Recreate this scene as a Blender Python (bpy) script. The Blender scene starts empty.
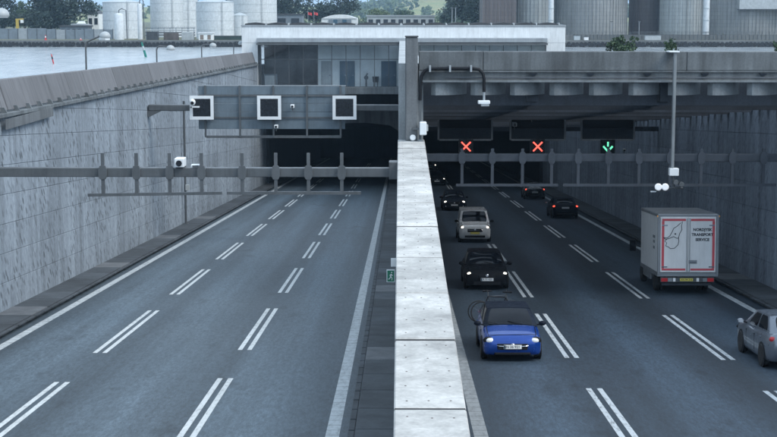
import bpy, bmesh, math, random
from mathutils import Vector, Matrix, Euler

random.seed(7)
R = math.radians
scene = bpy.context.scene
col = scene.collection

# ------------------------------------------------------------------ camera
CZ = 9.0                      # camera height above the water (z = 0)
FPX = 1500.0                  # focal length in photo pixels (photo 777 x 437)
HVX, HVY = 400.0, 15.0        # where the level road direction vanishes
cam_d = bpy.data.cameras.new('camera')
cam = bpy.data.objects.new('camera', cam_d)
col.objects.link(cam)
cam_d.sensor_width = 36.0
cam_d.lens = FPX / 777.0 * 36.0
cam_d.clip_start = 0.5
cam_d.clip_end = 20000
pitch = math.atan((218.5 - HVY) / FPX)
yaw = math.atan((HVX - 388.5) / FPX)
cam.location = (0, 0, CZ)
cam.rotation_euler = (R(90) - pitch, 0, yaw)
scene.camera = cam

# ------------------------------------------------------------------ light
SUN_EL, SUN_AZ = R(47), R(122)      # azimuth clockwise from +Y
world = bpy.data.worlds.new('World')
scene.world = world
world.use_nodes = True
wn, wl = world.node_tree.nodes, world.node_tree.links
wn.clear()
w_out = wn.new('ShaderNodeOutputWorld')
w_bg = wn.new('ShaderNodeBackground')
w_sky = wn.new('ShaderNodeTexSky')
w_sky.sky_type = 'NISHITA'
w_sky.sun_disc = False
w_sky.sun_elevation = SUN_EL
w_sky.sun_rotation = SUN_AZ
w_sky.air_density = 1.0
w_sky.dust_density = 2.0
w_sky.ozone_density = 1.0
# thin broken cloud cover over the blue
w_tc = wn.new('ShaderNodeTexCoord')
w_map = wn.new('ShaderNodeMapping')
w_map.inputs['Scale'].default_value = (1.0, 1.0, 3.5)
w_noise = wn.new('ShaderNodeTexNoise')
w_noise.inputs['Scale'].default_value = 4.0
w_noise.inputs['Detail'].default_value = 6.0
w_ramp = wn.new('ShaderNodeValToRGB')
w_ramp.color_ramp.elements[0].position = 0.34
w_ramp.color_ramp.elements[0].color = (0.72, 0.72, 0.72, 1)
w_ramp.color_ramp.elements[1].position = 0.62
w_ramp.color_ramp.elements[1].color = (0.95, 0.95, 0.95, 1)
w_mix = wn.new('ShaderNodeMix')
w_mix.data_type = 'RGBA'
w_mix.inputs[7].default_value = (6.4, 7.9, 9.6, 1)
wl.new(w_tc.outputs['Generated'], w_map.inputs['Vector'])
wl.new(w_map.outputs['Vector'], w_noise.inputs['Vector'])
wl.new(w_noise.outputs['Fac'], w_ramp.inputs['Fac'])
wl.new(w_ramp.outputs['Color'], w_mix.inputs[0])
wl.new(w_sky.outputs['Color'], w_mix.inputs[6])
wl.new(w_mix.outputs[2], w_bg.inputs['Color'])
w_bg.inputs['Strength'].default_value = 0.10
wl.new(w_bg.outputs[0], w_out.inputs['Surface'])

sun_d = bpy.data.lights.new('sun', 'SUN')
sun_d.energy = 1.5
sun_d.angle = R(32)
sun_d.color = (1.0, 0.975, 0.94)
sun = bpy.data.objects.new('sun', sun_d)
col.objects.link(sun)
sun.location = (20, -20, 60)
sdir = Vector((math.sin(SUN_AZ) * math.cos(SUN_EL), math.cos(SUN_AZ) * math.cos(SUN_EL), math.sin(SUN_EL)))
sun.rotation_euler = sdir.to_track_quat('Z', 'Y').to_euler()

vs = scene.view_settings
vs.view_transform = 'Standard'
vs.look = 'None'
vs.gamma = 1.0
vs.use_curve_mapping = False
vs.exposure = 0.8
scene.render.engine = 'CYCLES'
scene.cycles.use_denoising = True
scene.cycles.max_bounces = 6
scene.cycles.diffuse_bounces = 3
scene.cycles.transparent_max_bounces = 12
scene.cycles.sample_clamp_indirect = 6

# ------------------------------------------------------------------ picture -> place
_cm = Euler((R(90) - pitch, 0, yaw)).to_matrix()
def ray(px, py):
    return _cm @ Vector(((px - 388.5) / FPX, -(py - 218.5) / FPX, -1.0))
_r = ray(400, 118)
GRADE = -_r.z / _r.y                 # the road falls this much per metre
HCAM = 7.1                           # camera height over the road surface
def road_z(y):
    return CZ - HCAM - GRADE * y
def at_y(px, py, y):
    d = ray(px, py)
    return Vector((0, 0, CZ)) + d * (y / d.y)
def at_x(px, py, x):
    d = ray(px, py)
    return Vector((0, 0, CZ)) + d * (x / d.x)
def on_road(px, py, up=0.0):
    d = ray(px, py)                  # CZ + t dz = CZ - HCAM - G t dy + up
    t = (-HCAM + up) / (d.z + GRADE * d.y)
    return Vector((0, 0, CZ)) + d * t
def on_z(px, py, z):
    d = ray(px, py)
    return Vector((0, 0, CZ)) + d * ((z - CZ) / d.z)

# ------------------------------------------------------------------ materials
MATS = {}
def new_mat(name):
    m = bpy.data.materials.new(name)
    m.use_nodes = True
    nt = m.node_tree
    b = nt.nodes['Principled BSDF']
    MATS[name] = m
    return m, nt, b
def N(nt, t, **kw):
    n = nt.nodes.new(t)
    for k, v in kw.items():
        setattr(n, k, v)
    return n
def vec_coord(nt, kind, scale):
    if kind == 'world':
        src = N(nt, 'ShaderNodeNewGeometry').outputs['Position']
    else:
        src = N(nt, 'ShaderNodeTexCoord').outputs['Object']
    mp = N(nt, 'ShaderNodeMapping')
    mp.inputs['Scale'].default_value = scale
    nt.links.new(src, mp.inputs['Vector'])
    return mp.outputs['Vector']
def noise(nt, kind, scale, sc=1.0, detail=4.0, rough=0.55):
    n = N(nt, 'ShaderNodeTexNoise')
    n.inputs['Scale'].default_value = sc
    n.inputs['Detail'].default_value = detail
    n.inputs['Roughness'].default_value = rough
    nt.links.new(vec_coord(nt, kind, scale), n.inputs['Vector'])
    return n.outputs['Fac']
def ramp(nt, src, stops):
    r = N(nt, 'ShaderNodeValToRGB')
    e = r.color_ramp.elements
    while len(e) < len(stops):
        e.new(0.5)
    for i, (p, c) in enumerate(stops):
        e[i].position = p
        e[i].color = (c[0], c[1], c[2], 1) if isinstance(c, (tuple, list)) else (c, c, c, 1)
    nt.links.new(src, r.inputs['Fac'])
    return r.outputs['Color']
def mul(nt, a, b, fac=1.0):
    m = N(nt, 'ShaderNodeMix', data_type='RGBA', blend_type='MULTIPLY')
    m.inputs[0].default_value = fac
    nt.links.new(a, m.inputs[6])
    nt.links.new(b, m.inputs[7])
    return m.outputs[2]
def bump(nt, b, src, strength, dist=0.02):
    bp = N(nt, 'ShaderNodeBump')
    bp.inputs['Strength'].default_value = strength
    bp.inputs['Distance'].default_value = dist
    nt.links.new(src, bp.inputs['Height'])
    nt.links.new(bp.outputs['Normal'], b.inputs['Normal'])
def const(nt, c):
    n = N(nt, 'ShaderNodeRGB')
    n.outputs[0].default_value = (c[0], c[1], c[2], 1)
    return n.outputs[0]
def per_object(nt, lo, hi):
    i = N(nt, 'ShaderNodeObjectInfo')
    return ramp(nt, i.outputs['Random'], [(0, lo), (1, hi)])

def concrete(name, c, var=0.25, streak=0.25, piece=0.06, scale=0.5, rough=0.85, bmp=0.25, kind='world'):
    m, nt, b = new_mat(name)
    base = const(nt, c)
    big = ramp(nt, noise(nt, kind, (scale,) * 3, 1.0, 6), [(0.3, 1 - var), (0.7, 1 + var * 0.4)])
    st = ramp(nt, noise(nt, kind, (2.2, 2.2, 0.16), 1.0, 5, 0.65), [(0.35, 1 - streak), (0.62, 1.0)])
    fine = ramp(nt, noise(nt, kind, (14, 14, 14), 1.0, 3), [(0.3, 0.86), (0.7, 1.08)])
    o = mul(nt, mul(nt, mul(nt, base, big), st), fine)
    o = mul(nt, o, per_object(nt, 1 - piece, 1 + piece))
    nt.links.new(o, b.inputs['Base Color'])
    b.inputs['Roughness'].default_value = rough
    bump(nt, b, noise(nt, kind, (9, 9, 9), 1.0, 5), bmp)
    return m
def paint(name, c, rough=0.4, metal=0.0, coat=0.0, var=0.08, kind='object', dirt=0.0):
    m, nt, b = new_mat(name)
    base = const(nt, c)
    v = ramp(nt, noise(nt, kind, (1.3, 1.3, 1.3), 1.0, 5), [(0.3, 1 - var), (0.7, 1 + var)])
    o = mul(nt, base, v)
    if dirt:
        d = ramp(nt, noise(nt, kind, (5, 5, 0.5), 1.0, 6, 0.7), [(0.45, 1.0), (0.75, 1 - dirt)])
        o = mul(nt, o, d)
    nt.links.new(o, b.inputs['Base Color'])
    rr = ramp(nt, noise(nt, kind, (6, 6, 6), 1.0, 4), [(0.3, max(0.02, rough * 0.75)), (0.7, min(1, rough * 1.3))])
    nt.links.new(rr, b.inputs['Roughness'])
    b.inputs['Metallic'].default_value = metal
    b.inputs['Coat Weight'].default_value = coat
    b.inputs['Coat Roughness'].default_value = 0.05
    return m
def glow(name, c, s):
    m, nt, b = new_mat(name)
    b.inputs['Base Color'].default_value = (c[0], c[1], c[2], 1)
    b.inputs['Emission Color'].default_value = (c[0], c[1], c[2], 1)
    b.inputs['Emission Strength'].default_value = s
    b.inputs['Roughness'].default_value = 0.2
    return m

def asphalt(name, c, x0, lanes, track):
    """worn asphalt: paler wheel tracks, dark oil band in each lane, fine aggregate"""
    m, nt, b = new_mat(name)
    base = const(nt, c)
    g = N(nt, 'ShaderNodeNewGeometry')
    sx = N(nt, 'ShaderNodeSeparateXYZ')
    nt.links.new(g.outputs['Position'], sx.inputs[0])
    # wobble so that the bands are not ruled lines
    wob = noise(nt, 'world', (0.25, 0.02, 0.0), 1.0, 3)
    wm = N(nt, 'ShaderNodeMath', operation='MULTIPLY_ADD')
    nt.links.new(wob, wm.inputs[0]); wm.inputs[1].default_value = 1.1
    nt.links.new(sx.outputs['X'], wm.inputs[2])
    ph = N(nt, 'ShaderNodeMath', operation='MULTIPLY_ADD')
    nt.links.new(wm.outputs[0], ph.inputs[0]); ph.inputs[1].default_value = 2 * math.pi / lanes
    ph.inputs[2].default_value = -2 * math.pi * (x0 + 0.55) / lanes
    sn = N(nt, 'ShaderNodeMath', operation='COSINE')
    nt.links.new(ph.outputs[0], sn.inputs[0])
    n01 = N(nt, 'ShaderNodeMath', operation='MULTIPLY_ADD')
    nt.links.new(sn.outputs[0], n01.inputs[0]); n01.inputs[1].default_value = 0.5; n01.inputs[2].default_value = 0.5
    tr = ramp(nt, n01.outputs[0], [(0.1, 1 + track), (0.9, 1 - track)])
    lng = ramp(nt, noise(nt, 'world', (1.4, 0.012, 0.6), 1.0, 5, 0.6), [(0.3, 0.72), (0.7, 1.2)])
    blot = ramp(nt, noise(nt, 'world', (0.30, 0.03, 0.2), 1.0, 6, 0.6), [(0.3, 0.86), (0.7, 1.12)])
    fine = ramp(nt, noise(nt, 'world', (11, 2.6, 9), 1.0, 5, 0.85), [(0.30, 0.45), (0.70, 1.55)])
    grain = ramp(nt, noise(nt, 'world', (45, 22, 45), 1.0, 2, 0.8), [(0.3, 0.7), (0.75, 1.35)])
    # a few sealed cracks and oil spots
    spots = ramp(nt, noise(nt, 'world', (1.1, 0.5, 1.0), 1.0, 3, 0.5), [(0.27, 0.66), (0.38, 1.0)])
    o = mul(nt, mul(nt, mul(nt, mul(nt, base, tr), lng), blot), fine)
    o = mul(nt, mul(nt, o, grain), spots)
    nt.links.new(o, b.inputs['Base Color'])
    b.inputs['Roughness'].default_value = 0.62
    b.inputs['Specular IOR Level'].default_value = 0.45
    bump(nt, b, noise(nt, 'world', (30, 18, 30), 1.0, 3, 0.7), 0.35, 0.01)
    return m

asphalt('asphalt_left', (0.064, 0.089, 0.109), -12.4, 3.6, 0.22)
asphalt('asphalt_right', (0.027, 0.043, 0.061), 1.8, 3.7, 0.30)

# rough hammered wall: short dark upright nicks, streaks, damp blotches
def hammered(name, c, nick):
    m, nt, b = new_mat(name)
    base = const(nt, c)
    vor = N(nt, 'ShaderNodeTexVoronoi')
    vor.voronoi_dimensions = '2D'
    vor.inputs['Scale'].default_value = 1.0
    g = N(nt, 'ShaderNodeNewGeometry'); sp = N(nt, 'ShaderNodeSeparateXYZ')
    nt.links.new(g.outputs['Position'], sp.inputs[0])
    # nicks are narrow along the wall, tall and leaning a little
    ny = N(nt, 'ShaderNodeMath', operation='MULTIPLY_ADD'); nt.links.new(sp.outputs['Z'], ny.inputs[0]); ny.inputs[1].default_value = 0.7; nt.links.new(sp.outputs['Y'], ny.inputs[2])
    cb_ = N(nt, 'ShaderNodeCombineXYZ'); nt.links.new(ny.outputs[0], cb_.inputs['X']); nt.links.new(sp.outputs['Z'], cb_.inputs['Y'])
    mp = N(nt, 'ShaderNodeMapping'); mp.inputs['Scale'].default_value = (1.4, 2.6, 1)
    nt.links.new(cb_.outputs[0], mp.inputs['Vector'])
    nt.links.new(mp.outputs[0], vor.inputs['Vector'])
    # squash the distance so that each cell carries a slit
    vp = N(nt, 'ShaderNodeVectorMath', operation='SUBTRACT'); nt.links.new(mp.outputs[0], vp.inputs[0]); nt.links.new(vor.outputs['Position'], vp.inputs[1])
    vq = N(nt, 'ShaderNodeVectorMath', operation='MULTIPLY'); nt.links.new(vp.outputs[0], vq.inputs[0]); vq.inputs[1].default_value = (1.0, 0.36, 0)
    vl = N(nt, 'ShaderNodeVectorMath', operation='LENGTH'); nt.links.new(vq.outputs[0], vl.inputs[0])
    nk = ramp(nt, vl.outputs['Value'], [(0.10, 1 - nick), (0.17, 1.0)])
    mask = ramp(nt, noise(nt, 'world', (0.4, 0.5, 0.5), 1.0, 3), [(0.38, 0.15), (0.60, 1.0)])
    mx = N(nt, 'ShaderNodeMix', data_type='RGBA')
    nt.links.new(mask, mx.inputs[0]); mx.inputs[6].default_value = (1, 1, 1, 1); nt.links.new(nk, mx.inputs[7])
    st = ramp(nt, noise(nt, 'world', (1.3, 1.3, 0.10), 1.0, 6, 0.7), [(0.30, 0.56), (0.6, 1.08)])
    big = ramp(nt, noise(nt, 'world', (0.12, 0.12, 0.2), 1.0, 6, 0.6), [(0.3, 0.74), (0.7, 1.12)])
    fine = ramp(nt, noise(nt, 'world', (11, 11, 5), 1.0, 4, 0.7), [(0.3, 0.72), (0.7, 1.22)])
    o = mul(nt, mul(nt, mul(nt, mul(nt, base, mx.outputs[2]), st), big), fine)
    o = mul(nt, o, per_object(nt, 0.93, 1.07))
    nt.links.new(o, b.inputs['Base Color'])
    b.inputs['Roughness'].default_value = 0.9
    bump(nt, b, noise(nt, 'world', (12, 12, 3), 1.0, 5, 0.7), 0.7, 0.05)
    return m
hammered('wall_left', (0.285, 0.33, 0.375), 0.55)
hammered('wall_right', (0.33, 0.385, 0.46), 0.3)
concrete('joint', (0.20, 0.225, 0.245), 0.3, 0.3, 0)
concrete('coping', (0.53, 0.525, 0.50), 0.38, 0.26, 0.08, 0.7, 0.7, 0.12)
concrete('centre_concrete', (0.42, 0.45, 0.46), 0.3, 0.3, 0.04)
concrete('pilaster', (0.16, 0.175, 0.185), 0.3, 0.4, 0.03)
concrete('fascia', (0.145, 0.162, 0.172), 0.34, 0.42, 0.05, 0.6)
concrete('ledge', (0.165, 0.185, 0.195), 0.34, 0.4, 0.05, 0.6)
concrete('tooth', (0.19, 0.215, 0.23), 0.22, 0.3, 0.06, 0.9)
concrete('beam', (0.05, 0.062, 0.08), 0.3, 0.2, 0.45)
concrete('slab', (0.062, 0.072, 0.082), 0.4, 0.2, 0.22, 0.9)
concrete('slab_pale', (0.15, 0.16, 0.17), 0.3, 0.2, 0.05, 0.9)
concrete('kerb', (0.085, 0.095, 0.105), 0.4, 0.3, 0.15)
concrete('channel', (0.20, 0.215, 0.22), 0.35, 0.1, 0.05)
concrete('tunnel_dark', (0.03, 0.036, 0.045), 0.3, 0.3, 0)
concrete('quay', (0.16, 0.17, 0.17), 0.3, 0.3, 0, 0.1)
concrete('rust', (0.13, 0.11, 0.10), 0.4, 0.4, 0.03)
def parapet_mat():
    m, nt, b = new_mat('parapet')
    base = const(nt, (0.158, 0.160, 0.168))
    ribs = ramp(nt, noise(nt, 'world', (0.5, 7.0, 0.25), 1.0, 5, 0.75), [(0.3, 0.66), (0.68, 1.12)])
    st = ramp(nt, noise(nt, 'world', (1, 2.0, 0.5), 1.0, 6, 0.7), [(0.3, 0.8), (0.7, 1.12)])
    o = mul(nt, mul(nt, mul(nt, base, ribs), st), per_object(nt, 0.86, 1.08))
    nt.links.new(o, b.inputs['Base Color'])
    b.inputs['Roughness'].default_value = 0.85
    bump(nt, b, noise(nt, 'world', (0.5, 7.0, 0.25), 1.0, 5, 0.75), 0.6, 0.06)
parapet_mat()
def marking(name, c, wear):
    m, nt, b = new_mat(name)
    base = const(nt, c)
    w = ramp(nt, noise(nt, 'world', (9, 3.0, 9), 1.0, 6, 0.8), [(0.34, 1 - wear), (0.5, 1.0)])
    w2 = ramp(nt, noise(nt, 'world', (0.7, 0.25, 1), 1.0, 4), [(0.3, 0.82), (0.7, 1.06)])
    o = mul(nt, mul(nt, base, w), w2)
    nt.links.new(o, b.inputs['Base Color'])
    b.inputs['Roughness'].default_value = 0.6
    return m
marking('line', (0.58, 0.61, 0.61), 0.42)
marking('line_worn', (0.50, 0.54, 0.56), 0.75)
def ribbed_line(nm='edge_line', cc=(0.42, 0.45, 0.46)):
    """edge line of thermoplastic with closely set cross ribs"""
    m, nt, b = new_mat(nm)
    base = const(nt, cc)
    g = N(nt, 'ShaderNodeNewGeometry'); s = N(nt, 'ShaderNodeSeparateXYZ')
    nt.links.new(g.outputs['Position'], s.inputs[0])
    mm = N(nt, 'ShaderNodeMath', operation='MULTIPLY'); mm.inputs[1].default_value = 2 * math.pi / 0.55
    nt.links.new(s.outputs['Y'], mm.inputs[0])
    sn = N(nt, 'ShaderNodeMath', operation='SINE'); nt.links.new(mm.outputs[0], sn.inputs[0])
    r1 = ramp(nt, sn.outputs[0], [(0.0, 1.0), (0.78, 1.0), (0.98, 0.72)])
    w = ramp(nt, noise(nt, 'world', (7, 2.0, 9), 1.0, 6, 0.8), [(0.32, 0.6), (0.55, 1.08)])
    nt.links.new(mul(nt, mul(nt, base, r1), w), b.inputs['Base Color'])
    b.inputs['Roughness'].default_value = 0.7
    bump(nt, b, sn.outputs[0], 0.3, 0.006)
ribbed_line()
ribbed_line('edge_line_grey', (0.22, 0.235, 0.24))

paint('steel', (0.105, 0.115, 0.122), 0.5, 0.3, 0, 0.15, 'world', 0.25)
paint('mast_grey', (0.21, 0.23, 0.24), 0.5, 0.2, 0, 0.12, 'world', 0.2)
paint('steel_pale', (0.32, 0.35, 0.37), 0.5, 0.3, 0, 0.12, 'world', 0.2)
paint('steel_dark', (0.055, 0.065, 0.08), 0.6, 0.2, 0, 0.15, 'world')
paint('sign_back', (0.14, 0.18, 0.21), 0.45, 0.2, 0, 0.14, 'world', 0.2)
paint('white_frame', (0.72, 0.75, 0.76), 0.45, 0, 0, 0.05)
paint('white_paint', (0.68, 0.71, 0.72), 0.5, 0, 0, 0.08, 'world', 0.22)
paint('black_screen', (0.008, 0.011, 0.016), 0.25)
paint('black', (0.012, 0.013, 0.016), 0.5)
paint('rubber', (0.014, 0.014, 0.015), 0.85)
paint('rim', (0.42, 0.43, 0.44), 0.35, 0.8)
paint('chrome', (0.65, 0.66, 0.68), 0.18, 1.0)
paint('plate_white', (0.75, 0.76, 0.76), 0.4)
paint('plate_yellow', (0.72, 0.62, 0.12), 0.4)
paint('ink', (0.02, 0.025, 0.035), 0.5)
paint('tape_red', (0.62, 0.09, 0.11), 0.4)
paint('blue_car', (0.002, 0.045, 0.27), 0.22, 0.35, 0.45, 0.03)
paint('black_car', (0.006, 0.007, 0.010), 0.5, 0.0, 0.0, 0.05)
paint('navy_car', (0.006, 0.010, 0.020), 0.5, 0.0, 0.0, 0.05)
paint('grey_car', (0.030, 0.035, 0.042), 0.28, 0.3, 0.8, 0.05)
paint('white_van', (0.80, 0.81, 0.81), 0.3, 0.05, 0.8, 0.03)
paint('silver_car', (0.15, 0.172, 0.205), 0.32, 0.4, 0.6, 0.03)
paint('box_white', (0.80, 0.81, 0.81), 0.45, 0, 0, 0.05, 'object', 0.12)
paint('box_trim', (0.30, 0.32, 0.34), 0.45, 0.5)
paint('car_glass', (0.006, 0.008, 0.012), 0.05, 0.0, 0.0, 0.02)
paint('seat_red', (0.25, 0.02, 0.02), 0.6)
paint('sign_green', (0.01, 0.16, 0.09), 0.5)
for k_ in ('black_car', 'navy_car', 'black'):
    MATS[k_].node_tree.nodes['Principled BSDF'].inputs['Specular IOR Level'].default_value = 0.15
MATS['car_glass'].node_tree.nodes['Principled BSDF'].inputs['Specular IOR Level'].default_value = 0.18
glow('lamp_clear', (0.75, 0.78, 0.8), 0.05)
glow('lamp_lit', (1.0, 0.93, 0.8), 1.5)
glow('lamp_red', (0.40, 0.025, 0.03), 0.06)
glow('lamp_red_lit', (0.9, 0.10, 0.06), 0.9)
glow('lamp_amber', (0.7, 0.32, 0.05), 0.2)
glow('signal_red', (1.0, 0.10, 0.07), 1.5)
glow('signal_green', (0.18, 0.95, 0.55), 0.7)
glow('flood_white', (0.8, 0.82, 0.84), 0.12)
paint('tank_white', (0.56, 0.60, 0.62), 0.6, 0, 0, 0.10, 'world', 0.25)
paint('tank_band', (0.40, 0.45, 0.47), 0.6, 0, 0, 0.1, 'world', 0.2)
paint('blue_grey', (0.16, 0.195, 0.225), 0.6, 0, 0, 0.12, 'world', 0.2)
paint('pale_grey', (0.38, 0.41, 0.42), 0.6, 0, 0, 0.12, 'world', 0.2)
paint('door_blue', (0.025, 0.075, 0.12), 0.5, 0, 0, 0.1, 'world')
paint('door_white', (0.76, 0.79, 0.78), 0.5, 0, 0, 0.1, 'world')
paint('house_brown', (0.20, 0.16, 0.13), 0.7)
paint('roof_dark', (0.045, 0.05, 0.055), 0.7, 0, 0, 0.2, 'world')
paint('safety_yellow', (0.45, 0.33, 0.06), 0.5)
paint('buoy_red', (0.45, 0.035, 0.035), 0.4)
paint('buoy_green', (0.0, 0.16, 0.12), 0.4)
paint('lamp_shade', (0.34, 0.37, 0.38), 0.45, 0, 0, 0.05)
paint('flag_red', (0.5, 0.05, 0.05), 0.7)
paint('fence_brown', (0.10, 0.085, 0.07), 0.8, 0, 0, 0.2, 'world')

def silo_mat(name, c, ribs):
    m, nt, b = new_mat(name)
    base = const(nt, c)
    v = ramp(nt, noise(nt, 'world', (1.1, 1.1, 0.012), 1.0, 6, 0.8), [(0.3, 1 - ribs), (0.68, 1.12)])
    br = N(nt, 'ShaderNodeTexBrick')
    br.inputs['Scale'].default_value = 1.0
    br.inputs['Color1'].default_value = (1, 1, 1, 1); br.inputs['Color2'].default_value = (0.9, 0.9, 0.9, 1)
    br.inputs['Mortar'].default_value = (0.72, 0.72, 0.72, 1)
    br.inputs['Mortar Size'].default_value = 0.05
    br.inputs['Brick Width'].default_value = 2.4; br.inputs['Row Height'].default_value = 1.1
    g = N(nt, 'ShaderNodeNewGeometry'); s = N(nt, 'ShaderNodeSeparateXYZ'); cmb = N(nt, 'ShaderNodeCombineXYZ')
    nt.links.new(g.outputs['Position'], s.inputs[0])
    nt.links.new(s.outputs['X'], cmb.inputs['X']); nt.links.new(s.outputs['Z'], cmb.inputs['Y'])
    nt.links.new(cmb.outputs[0], br.inputs['Vector'])
    big = ramp(nt, noise(nt, 'world', (0.1, 0.1, 0.05), 1.0, 5), [(0.3, 0.8), (0.7, 1.1)])
    nt.links.new(mul(nt, mul(nt, mul(nt, base, v), br.outputs['Color']), big), b.inputs['Base Color'])
    b.inputs['Roughness'].default_value = 0.6
silo_mat('silo_brown', (0.125, 0.108, 0.106), 0.35)
silo_mat('silo_grey', (0.40, 0.43, 0.43), 0.5)
silo_mat('silo_mid', (0.29, 0.305, 0.305), 0.45)

def leaf_mat(name, c):
    m, nt, b = new_mat(name)
    base = const(nt, c)
    v = ramp(nt, noise(nt, 'world', (0.5, 0.5, 0.5), 1.0, 4), [(0.3, 0.55), (0.7, 1.5)])
    nt.links.new(mul(nt, base, v), b.inputs['Base Color'])
    b.inputs['Roughness'].default_value = 0.7
    b.inputs['Transmission Weight'].default_value = 0.0
leaf_mat('leaf_dark', (0.020, 0.040, 0.032))
leaf_mat('leaf_mid', (0.045, 0.080, 0.040))
leaf_mat('leaf_light', (0.085, 0.120, 0.045))
paint('bark', (0.05, 0.042, 0.035), 0.9)
def grass_mat(name, c1, c2, sc):
    m, nt, b = new_mat(name)
    o = ramp(nt, noise(nt, 'world', (sc, sc, sc), 1.0, 8, 0.65), [(0.35, c1), (0.65, c2)])
    nt.links.new(o, b.inputs['Base Color'])
    b.inputs['Roughness'].default_value = 0.9
grass_mat('grass', (0.06, 0.075, 0.035), (0.14, 0.13, 0.08), 0.25)
grass_mat('meadow', (0.12, 0.19, 0.05), (0.30, 0.24, 0.10), 0.02)
grass_mat('earth', (0.07, 0.075, 0.06), (0.13, 0.125, 0.105), 0.15)

def water_mat():
    m, nt, b = new_mat('water')
    c = ramp(nt, noise(nt, 'world', (0.22, 0.06, 1), 1.0, 6, 0.75), [(0.35, (0.20, 0.24, 0.27)), (0.65, (0.42, 0.46, 0.48))])  # pale and dark ripple bands painted in, for the sky's reflection
    nt.links.new(c, b.inputs['Base Color'])
    b.inputs['Roughness'].default_value = 0.16
    b.inputs['IOR'].default_value = 1.33
    b.inputs['Specular IOR Level'].default_value = 0.8
    bump(nt, b, noise(nt, 'world', (0.45, 0.10, 1), 1.0, 6, 0.75), 0.6, 0.9)
water_mat()
def window_glass():
    m, nt, b = new_mat('window_glass')
    nt.nodes.remove(b)
    out = [n for n in nt.nodes if n.type == 'OUTPUT_MATERIAL'][0]
    tr = N(nt, 'ShaderNodeBsdfTransparent'); tr.inputs[0].default_value = (0.93, 0.955, 0.97, 1)
    gl = N(nt, 'ShaderNodeBsdfGlossy'); gl.inputs['Roughness'].default_value = 0.05
    gl.inputs['Color'].default_value = (0.8, 0.85, 0.9, 1)
    mx = N(nt, 'ShaderNodeMixShader')
    f = ramp(nt, noise(nt, 'world', (0.4, 0.4, 0.6), 1.0, 4), [(0.3, 0.05), (0.7, 0.14)])
    nt.links.new(f, mx.inputs[0])
    nt.links.new(tr.outputs[0], mx.inputs[1]); nt.links.new(gl.outputs[0], mx.inputs[2])
    nt.links.new(mx.outputs[0], out.inputs['Surface'])
window_glass()

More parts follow.
